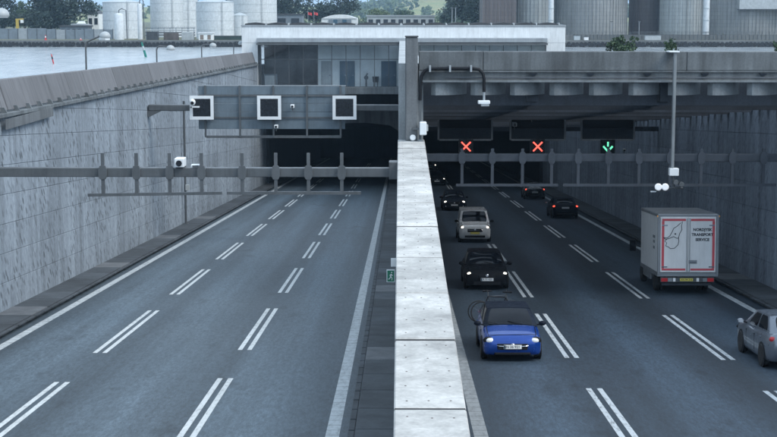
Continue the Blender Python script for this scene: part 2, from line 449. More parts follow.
# ------------------------------------------------------------------ mesh helpers
class MB:
    def __init__(self):
        self.v, self.f = [], []
    def add(self, vs_, fs_):
        k = len(self.v)
        self.v += [tuple(p) for p in vs_]
        self.f += [tuple(i + k for i in f) for f in fs_]
        return self
    def box(self, x0, x1, y0, y1, z0, z1):
        return self.add([(x0, y0, z0), (x1, y0, z0), (x1, y1, z0), (x0, y1, z0), (x0, y0, z1), (x1, y0, z1), (x1, y1, z1), (x0, y1, z1)],
                        [(0, 3, 2, 1), (4, 5, 6, 7), (0, 1, 5, 4), (1, 2, 6, 5), (2, 3, 7, 6), (3, 0, 4, 7)])
    def hexa(self, lo, hi):
        """lo and hi: four corners each, same winding (counter-clockwise seen from hi)"""
        return self.add(list(lo) + list(hi), [(3, 2, 1, 0), (4, 5, 6, 7), (0, 1, 5, 4), (1, 2, 6, 5), (2, 3, 7, 6), (3, 0, 4, 7)])
    def prism(self, pts, off):
        n = len(pts)
        off = Vector(off)
        a = [Vector(p) for p in pts]
        b = [p + off for p in a]
        return self.add(a + b, [tuple(range(n - 1, -1, -1)), tuple(range(n, 2 * n))] + [(i, (i + 1) % n, n + (i + 1) % n, n + i) for i in range(n)])
    def bar(self, p, q, w, h=None, up=(0, 0, 1)):
        """square bar from p to q"""
        h = h or w
        p, q = Vector(p), Vector(q)
        d = (q - p).normalized()
        u = Vector(up)
        if abs(d.dot(u)) > 0.95:
            u = Vector((0, 1, 0))
        s = d.cross(u).normalized() * (w / 2)
        t = s.cross(d).normalized() * (h / 2)
        lo = [p - s - t, p + s - t, p + s + t, p - s + t]
        hi = [x + (q - p) for x in lo]
        return self.add(lo + hi, [(0, 1, 2, 3), (7, 6, 5, 4), (0, 4, 5, 1), (1, 5, 6, 2), (2, 6, 7, 3), (3, 7, 4, 0)])
    def tube(self, pts, r, n=8):
        pts = [Vector(p) for p in pts]
        rr = r if isinstance(r, (list, tuple)) else [r] * len(pts)
        k = len(self.v)
        prev = None
        for i, p in enumerate(pts):
            d = (pts[min(i + 1, len(pts) - 1)] - pts[max(i - 1, 0)]).normalized()
            if prev is None:
                u = d.cross(Vector((0, 0, 1)))
                if u.length < 1e-3:
                    u = d.cross(Vector((0, 1, 0)))
                u.normalize()
            else:
                u = (prev - d * prev.dot(d)).normalized()
            prev = u
            w = d.cross(u)
            for j in range(n):
                a = 2 * math.pi * j / n
                self.v.append(tuple(p + (u * math.cos(a) + w * math.sin(a)) * rr[i]))
        for i in range(len(pts) - 1):
            for j in range(n):
                a, b = k + i * n + j, k + i * n + (j + 1) % n
                self.f.append((a, b, b + n, a + n))
        self.f.append(tuple(k + j for j in range(n - 1, -1, -1)))
        e = k + (len(pts) - 1) * n
        self.f.append(tuple(e + j for j in range(n)))
        return self
    def lathe(self, c, prof, n=24, axis='z'):
        """prof: (radius, height) list from bottom to top"""
        c = Vector(c)
        k = len(self.v)
        for (r, h) in prof:
            for j in range(n):
                a = 2 * math.pi * j / n
                x, y = r * math.cos(a), r * math.sin(a)
                p = (x, y, h) if axis == 'z' else ((h, x, y) if axis == 'x' else (y, h, x))
                self.v.append(tuple(c + Vector(p)))
        for i in range(len(prof) - 1):
            for j in range(n):
                a, b = k + i * n + j, k + i * n + (j + 1) % n
                self.f.append((a, b, b + n, a + n))
        self.f.append(tuple(k + j for j in range(n - 1, -1, -1)))
        e = k + (len(prof) - 1) * n
        self.f.append(tuple(e + j for j in range(n)))
        return self
    def ball(self, c, rx, ry, rz, n=12, m=8):
        prof = []
        for i in range(m + 1):
            a = -math.pi / 2 + math.pi * i / m
            prof.append((max(math.cos(a), 0.02), math.sin(a)))
        k = len(self.v)
        self.lathe((0, 0, 0), prof, n)
        c = Vector(c)
        for i in range(k, len(self.v)):
            x, y, z = self.v[i]
            self.v[i] = (c.x + x * rx, c.y + y * ry, c.z + z * rz)
        return self
    def mesh(self, name, mat=None, smooth=False, weld=False, bevel=0.0):
        me = bpy.data.meshes.new(name)
        me.from_pydata(self.v, [], self.f)
        if weld or bevel:
            bm = bmesh.new(); bm.from_mesh(me)
            bmesh.ops.remove_doubles(bm, verts=bm.verts, dist=1e-4)
            if bevel:
                es = [e for e in bm.edges if len(e.link_faces) == 2 and e.calc_face_angle(0) > 0.6]
                bmesh.ops.bevel(bm, geom=es, offset=bevel, segments=1, affect='EDGES', clamp_overlap=True)
            bmesh.ops.recalc_face_normals(bm, faces=bm.faces)
            bm.to_mesh(me); bm.free()
        if smooth:
            me.polygons.foreach_set('use_smooth', [True] * len(me.polygons))
            if smooth != 'all':
                me.set_sharp_from_angle(angle=R(38))
        if mat:
            me.materials.append(MATS[mat])
        return me
    def build(self, name, mat, parent=None, smooth=False, weld=False, bevel=0.0):
        return link(name, self.mesh(name, mat, smooth, weld, bevel), parent)

def link(name, me, parent=None, loc=None, rot=None):
    o = bpy.data.objects.new(name, me)
    col.objects.link(o)
    if parent is not None:
        o.parent = parent
    if loc is not None:
        o.location = loc
    if rot is not None:
        o.rotation_euler = rot
    return o
def empty(name, loc=(0, 0, 0), rz=0.0):
    o = bpy.data.objects.new(name, None)
    o.empty_display_size = 0.3
    col.objects.link(o)
    o.location = loc
    o.rotation_euler = (0, 0, rz)
    return o
def tag(o, label, cat, group=None):
    o['label'] = label
    o['category'] = cat
    if group:
        o['group'] = group
    return o
def structure(o, label=None):
    o['kind'] = 'structure'
    if label:
        o['label'] = label
    return o
def stuff(o, label=None):
    o['kind'] = 'stuff'
    if label:
        o['label'] = label
    return o
def kids(o):
    return [c for c in bpy.data.objects if c.parent == o]
def text_mesh(name, body, size, mat, parent, loc, rot, bold=0.0, extrude=0.004):
    cu = bpy.data.curves.new(name, 'FONT')
    cu.body = body
    cu.size = size
    cu.align_x = 'CENTER'
    cu.align_y = 'CENTER'
    cu.extrude = extrude
    cu.offset = bold
    cu.resolution_u = 3
    t = bpy.data.objects.new(name, cu)
    col.objects.link(t)
    dg = bpy.context.evaluated_depsgraph_get()
    me = bpy.data.meshes.new_from_object(t.evaluated_get(dg))
    bpy.data.objects.remove(t)
    me.materials.clear()
    me.materials.append(MATS[mat])
    return link(name, me, parent, loc, rot)

# ================================================================== THE SETTING
Y0, YP, YE = 6.0, 150.0, 262.0     # near end, tunnel portal, end of the dark tubes
XL, XR = -14.2, 15.2               # faces of the two retaining walls
CL, CR = -0.08, 0.92               # centre wall coping
def sheet(name, x0, x1, y0, y1, up, mat, parent=None, steps=1):
    m = MB()
    for i in range(steps):
        a, b = y0 + (y1 - y0) * i / steps, y0 + (y1 - y0) * (i + 1) / steps
        m.add([(x0, a, road_z(a) + up), (x1, a, road_z(a) + up), (x1, b, road_z(b) + up), (x0, b, road_z(b) + up)], [(0, 1, 2, 3)])
    return m.build(name, mat, parent)
road_l = structure(sheet('road_left', -13.6, -.5, Y0 - 12, YE, 0, 'asphalt_left'), 'pale worn asphalt carriageway on the left, empty of traffic')
road_r = structure(sheet('road_right', 0.5, 14.3, Y0 - 12, YE, 0, 'asphalt_right'), 'dark asphalt carriageway on the right, carrying all the traffic')

# --- painted markings: double warning lines 10 m long with 5 m gaps, ribbed edge lines
def dash_rows(road, rows, y_first, mat, name='lane_line'):
    for xc, ph in rows:
        y = y_first + ph
        while y < 225:
            for s in (-1, 1):
                xx = xc + s * 0.145
                m = MB()
                ya, yb = y, y + 10.0
                m.add([(xx - .07, ya, road_z(ya) + .004), (xx + .07, ya, road_z(ya) + .004), (xx + .07, yb, road_z(yb) + .004), (xx - .07, yb, road_z(yb) + .004)], [(0, 1, 2, 3)])
                m.build(name, mat if y > 40 else mat, road)
            y += 15.0
def dash_y(px, py):
    return on_road(px, py).y
pL1, pL2 = on_road(94, 353), on_road(238, 350)
pR1, pR2 = on_road(578, 358), on_road(733, 360)
dash_rows(road_l, [(on_road(152, 312).x, 0)], pL1.y - 30, 'line')
dash_rows(road_l, [(on_road(258, 330).x, 0)], pL2.y - 30, 'line')
dash_rows(road_r, [(on_road(557, 337).x, 0)], pR1.y - 30, 'line_worn')
dash_rows(road_r, [(on_road(700, 339).x, 0)], pR2.y - 30, 'line_worn')
sheet('edge_line', -12.5, -12.2, Y0 - 12, YE, .004, 'edge_line', road_l)
sheet('edge_line', -1.66, -1.35, Y0 - 12, YE, .004, 'edge_line', road_l)
sheet('edge_line', 1.66, 1.98, Y0 - 12, YE, .004, 'edge_line_grey', road_r)
sheet('edge_line', 12.92, 13.2, Y0 - 12, YE, .004, 'edge_line', road_r)

# --- raised walkways along the walls, paved with slabs
def slope_box(m, x0, x1, y0, y1, u0, u1):
    lo = [(x0, y0, road_z(y0) + u0), (x1, y0, road_z(y0) + u0), (x1, y1, road_z(y1) + u0), (x0, y1, road_z(y1) + u0)]
    hi = [(x0, y0, road_z(y0) + u1), (x1, y0, road_z(y0) + u1), (x1, y1, road_z(y1) + u1), (x0, y1, road_z(y1) + u1)]
    return m.hexa(lo, hi)
def walkway(name, label, x0, x1, kerb_side, length, pale=()):
    w = structure(slope_box(MB(), x0, x1, Y0 - 12, YE, -0.4, 0.14).build(name, 'kerb'), label)
    # kerb stones with dark drain slots between
    kx0, kx1 = (x1, x1 + .14) if kerb_side > 0 else (x0 - .14, x0)
    # slabs share one mesh
    me = slope_slab(x1 - x0 - 0.04, length - 0.05)
    km = slope_slab(0.14, length * .5 - 0.10)
    y = Y0
    i = 0
    while y < 170:
        mid = y + length / 2
        o = link('paving_slab', me, w, ((x0 + x1) / 2, mid, road_z(mid) + 0.155), (-math.atan(GRADE), 0, 0))
        if i in pale:
            o.data = me.copy(); o.data.materials.clear(); o.data.materials.append(MATS['slab_pale'])
        for q in (0.25, 0.75):
            ky = y + length * q
            link('kerb_stone', km, w, ((kx0 + kx1) / 2, ky, road_z(ky) + 0.13), (-math.atan(GRADE), 0, 0))
        y += length
        i += 1
    return w
def slope_slab(wx, ly, hz=0.06):
    return MB().box(-wx / 2, wx / 2, -ly / 2, ly / 2, -hz / 2, hz / 2).mesh('slab', 'slab', bevel=0.012)
walkway('pavement_left', 'dark slab walkway along the foot of the pale left wall', XL, -12.9, 1, 2.4, (12, 19, 26, 33, 40))
walkway('pavement_median', 'dark slab walkway at the left foot of the centre wall', -1.0, -0.04, -1, 2.4, (9, 15, 22))
walkway('pavement_right', 'dark slab walkway along the foot of the shaded right wall', 13.75, XR, -1, 2.4, (14, 24))

# --- retaining walls of hammered panels in courses that follow the road
def wall_top_left(y):
    a = at_x(2, 118, XL); b = at_x(255, 66, XL)
    return a.z + (b.z - a.z) * (y - a.y) / (b.y - a.y)
def roof_under(y):                        # underside of the light-screen beams
    a = at_x(777, 107, XR); b = at_x(604, 123, XR)
    return a.z + (b.z - a.z) * (y - a.y) / (b.y - a.y)
def clip_top(poly, top):
    """poly: (y,z) points; keep the part below top(y)"""
    out = []
    for i in range(len(poly)):
        p, q = poly[i], poly[(i + 1) % len(poly)]
        dp, dq = top(p[0]) - p[1], top(q[0]) - q[1]
        if dp >= 0:
            out.append(p)
        if (dp > 0) != (dq > 0) and abs(dp - dq) > 1e-9:
            t = dp / (dp - dq)
            out.append((p[0] + (q[0] - p[0]) * t, p[1] + (q[1] - p[1]) * t))
    return out
def retaining_wall(name, label, x, sgn, top, y0, y1, mat, course=1.06, plen=9.6):
    """sgn: direction from the face into the ground"""
    m = MB()
    pts = [(x + sgn * .035, y0, road_z(y0) - .5), (x + sgn * .035, y1, road_z(y1) - .5), (x + sgn * .035, y1, top(y1) - .01), (x + sgn * .035, y0, top(y0) - .01)]
    m.prism(pts if sgn < 0 else pts, (sgn * 1.0, 0, 0))
    w = structure(m.build(name, 'joint', weld=True), label)
    c = 0
    while c < 14:
        y = y0 + (plen / 2 if c % 2 else 0) - plen
        while y < y1:
            a, b = max(y, y0), min(y + plen, y1)
            y += plen
            if b - a < 0.4:
                continue
            g = 0.006
            u0, u1 = c * course + g + .1, (c + 1) * course - g + .1
            poly = [(a + g, road_z(a + g) + u0), (b - g, road_z(b - g) + u0), (b - g, road_z(b - g) + u1), (a + g, road_z(a + g) + u1)]
            poly = clip_top(poly, top)
            if len(poly) < 3:
                continue
            t = random.uniform(0, .012)
            mm = MB().prism([(x + sgn * (.0 + t), p[0], p[1]) for p in poly], (sgn * 0.1, 0, 0))
            mm.build('wall_panel', mat, w, weld=True, bevel=0.012)
        c += 1
    return w
wl_ = retaining_wall('wall_left', 'pale hammered concrete retaining wall along the left carriageway', XL, -1, wall_top_left, 14, YP + 9, 'wall_left')
wr_ = retaining_wall('wall_right', 'shaded hammered concrete retaining wall along the right carriageway', XR, 1, lambda y: roof_under(y) + 0, 14, YP + 9, 'wall_right')

# --- ledge and leaning precast parapet on top of the left wall
par = empty('parapet', (XL, 60, wall_top_left(60)))
tag(par, 'brown grey leaning precast parapet on top of the pale left wall', 'parapet')
bpy.context.view_layer.update()
def sub(o, parent):
    """parent a world-placed part without moving it"""
    o.parent = parent
    o.matrix_parent_inverse = parent.matrix_basis.inverted()
    return o
def par_top(y):
    a = at_x(0, 81, XL); b = at_x(251, 53, XL)
    return a.z + (b.z - a.z) * (y - a.y) / (b.y - a.y)
yy = 15.0
i = 0
while yy < YP - 1:
    ln = 3.6
    a, b = yy + .03, min(yy + ln - .03, YP - 0.5)
    m = MB()
    o1 = random.uniform(-.025, .025)
    def q(y, up, x):
        return (x + o1, y, up)
    lo = [q(a, wall_top_left(a) + .22, XL - .08), q(b, wall_top_left(b) + .22, XL - .08), q(b, par_top(b), XL - .42), q(a, par_top(a), XL - .42)]
    m.prism(lo, (-.16, 0, .02))
    sub(m.build('parapet_panel', 'parapet', None, weld=True, bevel=.015), par)
    # ledge slab with two small brackets
    m = MB()
    ya, yb = yy + .01, min(yy + ln - .01, YP - .5)
    lo = [(XL + .16, ya, wall_top_left(ya) + .02), (XL + .16, yb, wall_top_left(yb) + .02), (XL - .7, yb, wall_top_left(yb) + .02), (XL - .7, ya, wall_top_left(ya) + .02)]
    m.hexa(lo[::-1][::-1], [(p[0], p[1], p[2] + .14) for p in lo])
    sub(m.build('ledge_slab', 'ledge', None, weld=True, bevel=.01), par)
    for k in (0.25, 0.75):
        y = yy + ln * k
        z = wall_top_left(y) + .16
        sub(MB().hexa([(XL + .13, y - .05, z), (XL - .11, y - .05, z), (XL - .11, y + .05, z), (XL + .13, y + .05, z)],
                      [(XL + .02, y - .05, z + .2), (XL - .11, y - .05, z + .2), (XL - .11, y + .05, z + .2), (XL + .02, y + .05, z + .2)]).build('bracket', 'ledge', None), par)
    yy += ln
    i += 1
# open niche in the ledge close to the camera
nz = wall_top_left(55)
sub(MB().box(XL + .165, XL + .20, 53.2, 60.5, nz - .38, nz - .02).build('ledge_box', 'pilaster', None), par)

# --- centre wall with broad pale coping panels
def cope_z(y):
    a, b = CZ - 5.41, CZ - 4.66
    return a + (b - a) * (y - 19.2) / (56 - 19.2)
YC = 56.0
m = MB()
lo = [(CL + .1, -4, road_z(-4) - .5), (CR - .1, -4, road_z(-4) - .5), (CR - .1, YC, road_z(YC) - .5), (CL + .1, YC, road_z(YC) - .5)]
hi = [(p[0], p[1], cope_z(p[1]) - .22) for p in lo]
cw = structure(m.hexa(lo, hi).build('wall_centre', 'centre_concrete'), 'centre wall between the carriageways with broad pale coping panels')
jy = [408, 339, 293, 257, 226, 203, 186, 170, 158, 148]
def cope_y(py):
    y = 30.0
    for _ in range(40):
        p = at_y(400, py, y)
        y += (p.z - cope_z(y)) * 4.0
    return y
joints = [cope_y(p) for p in jy]
first = joints[0]
near = [first - 3.6 * k for k in (5, 4, 3, 2, 1)]
joints = [j for j in near] + joints + [YC - .05]
for a, b in zip(joints[:-1], joints[1:]):
    if b - a < .4:
        continue
    m = MB()
    a2, b2 = a + .055, b - .055
    t = random.uniform(-.012, .012)
    lo = [(CL, a2, cope_z(a2) - .22), (CR, a2, cope_z(a2) - .22), (CR, b2, cope_z(b2) - .22), (CL, b2, cope_z(b2) - .22)]
    hi = [(x, y, cope_z(y) + t) for x, y, z in lo]
    MB().hexa([(CL + .01, b - .054, cope_z(b) - .12), (CR - .01, b - .054, cope_z(b) - .12), (CR - .01, b + .054, cope_z(b) - .12), (CL + .01, b + .054, cope_z(b) - .12)],
              [(CL + .01, b - .054, cope_z(b) - .018), (CR - .01, b - .054, cope_z(b) - .018), (CR - .01, b + .054, cope_z(b) - .018), (CL + .01, b + .054, cope_z(b) - .018)]).build('joint_seal', 'rubber', cw)
    cp = m.hexa(lo, hi).build('coping_panel', 'coping', cw, weld=True, bevel=.02)
    mb_ = MB()
    n = max(2, int(round((b - a) / .85)))
    for r_ in range(n):
        for c_ in range(3):
            yb_ = a + (b - a) * (r_ + .5) / n + random.uniform(-.05, .05)
            xb_ = CL + (CR - CL) * (.18 + .32 * c_) + random.uniform(-.02, .02)
            mb_.lathe((xb_, yb_, cope_z(yb_) + t), [(.016, -.01), (.016, .004), (.008, .006)], 8)
    stuff(mb_.build('bolt_heads', 'rust', cp))
# taller part of the centre wall beyond the pilaster, running into the tunnel
zt = at_y(400, 63, 57).z
m = MB().hexa([(CL + .02, YC + .5, road_z(YC) - .5), (CR - .05, YC + .5, road_z(YC) - .5), (CR - .05, YE, road_z(YE) - .5), (CL + .02, YE, road_z(YE) - .5)],
              [(CL + .02, YC + .5, zt), (CR - .05, YC + .5, zt), (CR - .05, YE, zt - 1.6), (CL + .02, YE, zt - 1.6)])
structure(m.build('wall_centre_tunnel', 'centre_concrete'), 'tall concrete dividing wall running back from the pilaster into the tunnel')

# --- dark tunnel tubes
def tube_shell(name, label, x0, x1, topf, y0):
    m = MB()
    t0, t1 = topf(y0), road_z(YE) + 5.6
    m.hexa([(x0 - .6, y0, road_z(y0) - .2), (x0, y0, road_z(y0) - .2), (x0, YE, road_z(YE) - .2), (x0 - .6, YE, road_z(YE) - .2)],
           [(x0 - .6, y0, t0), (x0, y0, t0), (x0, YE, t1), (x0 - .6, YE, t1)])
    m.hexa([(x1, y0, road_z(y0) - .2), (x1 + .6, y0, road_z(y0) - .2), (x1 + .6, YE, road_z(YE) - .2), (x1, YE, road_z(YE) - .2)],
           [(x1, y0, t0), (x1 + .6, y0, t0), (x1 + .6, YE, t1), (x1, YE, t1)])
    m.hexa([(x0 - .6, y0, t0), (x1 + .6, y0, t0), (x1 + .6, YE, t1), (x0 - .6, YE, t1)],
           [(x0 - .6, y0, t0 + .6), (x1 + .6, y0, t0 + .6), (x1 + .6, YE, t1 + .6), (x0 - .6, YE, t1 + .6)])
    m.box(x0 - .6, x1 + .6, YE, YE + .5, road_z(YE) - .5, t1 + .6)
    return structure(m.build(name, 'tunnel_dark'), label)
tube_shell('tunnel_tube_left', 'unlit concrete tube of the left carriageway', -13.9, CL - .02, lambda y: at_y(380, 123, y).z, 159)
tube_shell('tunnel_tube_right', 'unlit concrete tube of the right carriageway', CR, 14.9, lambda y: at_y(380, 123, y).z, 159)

# --- land strips beside the cutting, water, far shore
m = MB()
def strip(m, prof, y0, y1, zf):
    """prof: list of (x, dz) across; zf(y): level"""
    k = 14
    for i in range(k):
        a, b = y0 + (y1 - y0) * i / k, y0 + (y1 - y0) * (i + 1) / k
        for (x0, d0), (x1, d1) in zip(prof[:-1], prof[1:]):
            m.add([(x0, a, max(zf(a) + d0, -1.5)), (x1, a, max(zf(a) + d1, -1.5)), (x1, b, max(zf(b) + d1, -1.5)), (x0, b, max(zf(b) + d0, -1.5))], [(0, 3, 2, 1)])
    return m
structure(strip(m, [(XL - 1.0, 0), (XL - 4.5, -.4), (XL - 12, -6.5), (XL - 30, -9)], -20, 172, lambda y: wall_top_left(y) - .35).build('ground_left', 'earth'),
          'sloping earth bank behind the left parapet')
m = MB()
structure(strip(m, [(XR + .9, 0), (XR + 30, .0), (XR + 80, -8)][::-1], -20, 172, lambda y: CZ - 4.4 - .0 * y).build('ground_right', 'earth'), 'level ground behind the right wall')
WY0, WY1 = 176.0, on_z(380, 47, 0).y
m = MB().add([(-3000, WY0, 0), (3000, WY0, 0), (3000, WY1 + 1, 0), (-3000, WY1 + 1, 0)], [(0, 1, 2, 3)])
m.add([(-3000, -60, 0), (XL - 8, -60, 0), (XL - 8, WY0, 0), (-3000, WY0, 0)], [(0, 1, 2, 3)])
m.add([(XR + 40, -60, 0), (3000, -60, 0), (3000, WY0, 0), (XR + 40, WY0, 0)], [(0, 1, 2, 3)])
structure(m.build('water', 'water'), 'pale rippled fjord water behind the walls')
QZ = at_y(380, 40.5, WY1).z          # top of the far quay
m = MB()
m.add([(-6000, WY1, QZ), (6000, WY1, QZ), (6000, 9000, QZ), (-6000, 9000, QZ)], [(0, 1, 2, 3)])
structure(m.build('ground_far_shore', 'grass'), 'flat grassy and paved land of the far shore')

print('GRADE', GRADE, 'WY1', WY1, 'QZ', QZ, 'joints', [round(j, 1) for j in joints])
# ================================================================== PORTAL BUILDING
def root_at(name, loc, label, cat, group=None, rz=0.0):
    e = empty(name, loc, rz)
    tag(e, label, cat, group)
    e['_w'] = 1
    return e
def W(m, name, mat, parent, **kw):
    """part modelled in world coordinates under a root that is not rotated"""
    o = m.build(name, mat, None, **kw)
    return sub(o, parent)

YB = 150.0
def zb(py, y=YB): return at_y(400, py, y).z
def xb(px, y=YB, py=60): return at_y(px, py, y).x
bld = root_at('portal_building', (xb(242), YB, zb(90)), 'long low portal building with white roof edge and glazed control rooms', 'building')
# white roof block
W(MB().box(xb(242), xb(565), YB + .0, YB + 16, zb(43), zb(26.5)), 'roof', 'white_paint', bld, weld=True, bevel=.03)
W(MB().box(xb(242) - .06, xb(565) + .06, YB - .06, YB + 16.05, zb(26.5), zb(25)), 'roof_edge', 'steel_pale', bld)
W(MB().box(xb(258), xb(546), YB - 1.3, YB - .005, zb(42.5, YB - 1.3), zb(38, YB - 1.3)), 'canopy', 'steel_pale', bld, weld=True, bevel=.03)
W(MB().box(xb(258) - .03, xb(546) + .03, YB - 1.36, YB - .01, zb(45, YB - 1.3), zb(43, YB - 1.3)), 'canopy_edge', 'steel', bld)
W(MB().box(xb(242), xb(258) - .02, YB - .002, YB + 4, zb(88), zb(43) - .003), 'end_wall', 'white_paint', bld)
W(MB().box(xb(546) + .02, xb(565), YB - .002, YB + 4, zb(88), zb(43) - .003), 'end_wall', 'white_paint', bld)
W(MB().box(xb(317.5), xb(546), YB + 1.15, YB + 1.4, zb(88), zb(43) - .003), 'back_wall', 'door_white', bld)
W(MB().box(xb(258), xb(317), YB + 6.9, YB + 6.99, zb(87), zb(43) - .004), 'dark_room_wall', 'roof_dark', bld)
# floor slab and the lintels over the road
W(MB().box(xb(242), xb(565), YB - .6, YB + 9, zb(94), zb(87)), 'floor_slab', 'ledge', bld, weld=True, bevel=.03)
ly = 158.0
W(MB().prism([(XL, ly, at_y(0, 110, ly).z), (XL, ly, at_y(0, 125, ly).z), (-3.6, ly, at_y(0, 122.5, ly).z), (-1.1, ly, at_y(0, 125, ly).z), (-.12, ly, at_y(0, 131, ly).z), (-.12, ly, at_y(0, 110, ly).z)], (0, .9, 0)), 'lintel', 'pilaster', bld)
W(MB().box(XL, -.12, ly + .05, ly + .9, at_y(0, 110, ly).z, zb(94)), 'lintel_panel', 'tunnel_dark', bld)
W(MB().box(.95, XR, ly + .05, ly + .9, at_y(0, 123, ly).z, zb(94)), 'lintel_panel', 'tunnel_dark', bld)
# glazing: bays between mullions, upper and lower pane each
gx0, gx1 = xb(260.5), xb(403)
nb = 10
zf, zm_, zt_ = zb(87), zb(59.3), zb(45.3)
def glazing(x0, x1, nb, zf_):
    for i in range(nb + 1):
        x = x0 + (x1 - x0) * i / nb
        W(MB().box(x - .035, x + .035, YB - .05, YB + .06, zf_, zt_), 'mullion', 'steel', bld)
        if i == nb:
            break
        xn = x0 + (x1 - x0) * (i + 1) / nb
        for za, zb_ in ((zf_ + .05, zm_ - .035), (zm_ + .035, zt_ - .03)):
            if zb_ - za > .2:
                W(MB().box(x + .037, xn - .037, YB, YB + .02, za, zb_), 'window_pane', 'window_glass', bld)
    W(MB().box(x0, x1, YB - .04, YB + .05, zm_ - .035, zm_ + .035), 'transom', 'steel', bld)
    W(MB().box(x0, x1, YB - .045, YB + .055, zf_, zf_ + .05), 'sill', 'steel', bld)
glazing(gx0, gx1, nb, zf)
glazing(xb(420), xb(545), 9, zf)
W(MB().box(xb(403.3), xb(407), YB - .2, YB + .4, zf, zt_), 'end_post', 'white_paint', bld)
def door(px0, px1, mat, leaves):
    y = YB + 1.05
    x0, x1 = at_y(px0, 70, y).x, at_y(px1, 70, y).x
    z1 = at_y(400, 61, y).z
    for k in range(leaves):
        a, b = x0 + (x1 - x0) * k / leaves + .02, x0 + (x1 - x0) * (k + 1) / leaves - .02
        d = W(MB().box(a, b, y, y + .08, zf + .02, z1), 'door', mat, bld)
        hb = MB().box(b - .25, b - .1, y - .06, y - .001, zf + 1.1, zf + 1.16)
        o = hb.build('handle', 'chrome', d)
door(321, 331.5, 'pale_grey', 1)
door(339.5, 355, 'door_blue', 2)
door(381, 396.5, 'door_blue', 2)
# things standing in the glazed rooms
cab = root_at('cabinet', (xb(269.5), YB + 1.5, zf), 'grey box cabinet with light frame in leftmost bay of glazed room', 'cabinet')
W(MB().box(xb(263), xb(276), YB + 1.3, YB + 1.8, zf, at_y(0, 74, YB + 1.3).z), 'body', 'blue_grey', cab)
W(MB().box(xb(263) + .12, xb(276) - .12, YB + .67, YB + .699, zf + .12, at_y(0, 74, YB + 1.3).z - .12), 'front_panel', 'pale_grey', cab)
pump = root_at('standpipe', (xb(366), YB + .6, zf), 'slim grey standpipe with wheel beside bucket inside the glazed room', 'standpipe')
W(MB().tube([(xb(366), YB + .6, zf), (xb(366), YB + .6, zf + 1.1), (xb(367.5), YB + .6, zf + 1.35)], .09), 'pipe', 'steel', pump)
W(MB().lathe((xb(366), YB + .6, zf + .9), [(.22, -.03), (.22, .03)], 14, 'y'), 'hand_wheel', 'steel_dark', pump)
bk = MB().lathe((0, 0, 0), [(.28, .45), (.34, 1.0), (.36, 1.02)], 16)
for sx in (-.2, .2): bk.tube([(sx, 0, 0), (sx, 0, .5)], .03, 6)
bo = bk.build('bucket', 'black', None, smooth=True)
bo.location = (xb(375.5), YB + .6, zf)
tag(bo, 'black bucket on low stand inside the glazed room, right of standpipe', 'bucket')
# low skylights along the roof edge
sk = MB()
for a in range(7):
    pass
sw = 2.0
prof = [(-sw / 2, 0), (-sw / 2, .12), (-sw * .3, .2), (0, .26), (sw * .3, .2), (sw / 2, .12), (sw / 2, 0)]
sk_me = MB().prism([(p[0], -.5, p[1]) for p in prof], (0, 1.4, 0)).mesh('skylight', 'roof_dark', weld=True)
fr_me = MB().box(-.06, .06, -.55, .95, .0, .2).mesh('end_frame', 'pale_grey')
x = xb(243) + 1.2
while x < xb(563) - 1:
    if True:
        s = sub(link('skylight', sk_me, None, (x, YB + .7, zb(25) + .002)), bld)
        f = link('end_frame', fr_me, s, (sw / 2 + .1, 0, 0))
    x += sw + .24
av = root_at('roof_box', (xb(531), YB + .4, zb(25)), 'small dark box on the white roof edge right of the pilaster', 'box')
W(MB().box(xb(530), xb(532.2), YB + .25, YB + .6, zb(25), zb(22.4)), 'housing', 'black', av)
W(MB().tube([(xb(531), YB + .42, zb(22.4)), (xb(531), YB + .42, zb(21))], .03), 'stub', 'steel', av)

# ================================================================== RIGHT ROOF: fascia, teeth, light-screen beams
YF = 56.0
def zf_(py, y=YF): return at_y(400, py, y).z
def xf_(px, y=YF, py=80): return at_y(px, py, y).x
fx0, fx1 = xf_(418.6), 27.0
fas = root_at('roof_fascia', (fx0, YF, zf_(96)), 'stained concrete edge beam with stub teeth across the right carriageway', 'beam')
# upper beam in cast lengths
xs = [fx0, xf_(483)] + [xf_(483) + 7.55 * k for k in range(1, 4)]
xs = [x for x in xs if x < fx1] + [fx1]
for a, b in zip(xs[:-1], xs[1:]):
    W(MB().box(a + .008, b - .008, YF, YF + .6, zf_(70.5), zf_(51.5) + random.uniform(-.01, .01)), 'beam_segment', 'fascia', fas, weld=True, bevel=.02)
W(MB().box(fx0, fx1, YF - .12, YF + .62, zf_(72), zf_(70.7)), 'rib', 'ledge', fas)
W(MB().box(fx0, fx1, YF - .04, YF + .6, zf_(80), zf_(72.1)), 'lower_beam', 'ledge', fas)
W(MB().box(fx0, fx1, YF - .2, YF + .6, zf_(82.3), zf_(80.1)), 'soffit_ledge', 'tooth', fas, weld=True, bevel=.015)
W(MB().tube([(fx0 + 1, YF - .16, zf_(77.5)), (fx1, YF - .16, zf_(77.5))], .025, 6), 'cable', 'steel_dark', fas)
# scooped teeth: each turns from facing the camera to running back
tw = (xf_(553) - xf_(513))
def tooth_mesh():
    m = MB()
    n = 8
    pts = []
    for i in range(n + 1):
        a = i / n
        pts.append((-.68 + 1.2 * a, .95 * a ** 2.2))
    back = [(p[0] - .16, p[1] + .18) for p in reversed(pts)]
    poly = pts + back
    h = zf_(82.4) - zf_(95.2)
    m.prism([(p[0], p[1], -h) for p in poly], (0, 0, h))
    return m.mesh('tooth', 'tooth', smooth=True, weld=True)
tm = tooth_mesh()
k = -2
while True:
    x = xf_(533 + 39.6 * k) + 0.0
    if x > fx1 - 1: break
    if x > fx0 + .4:
        sub(link('tooth', tm, None, (x, YF - .05, zf_(82.4))), fas)
    k += 1
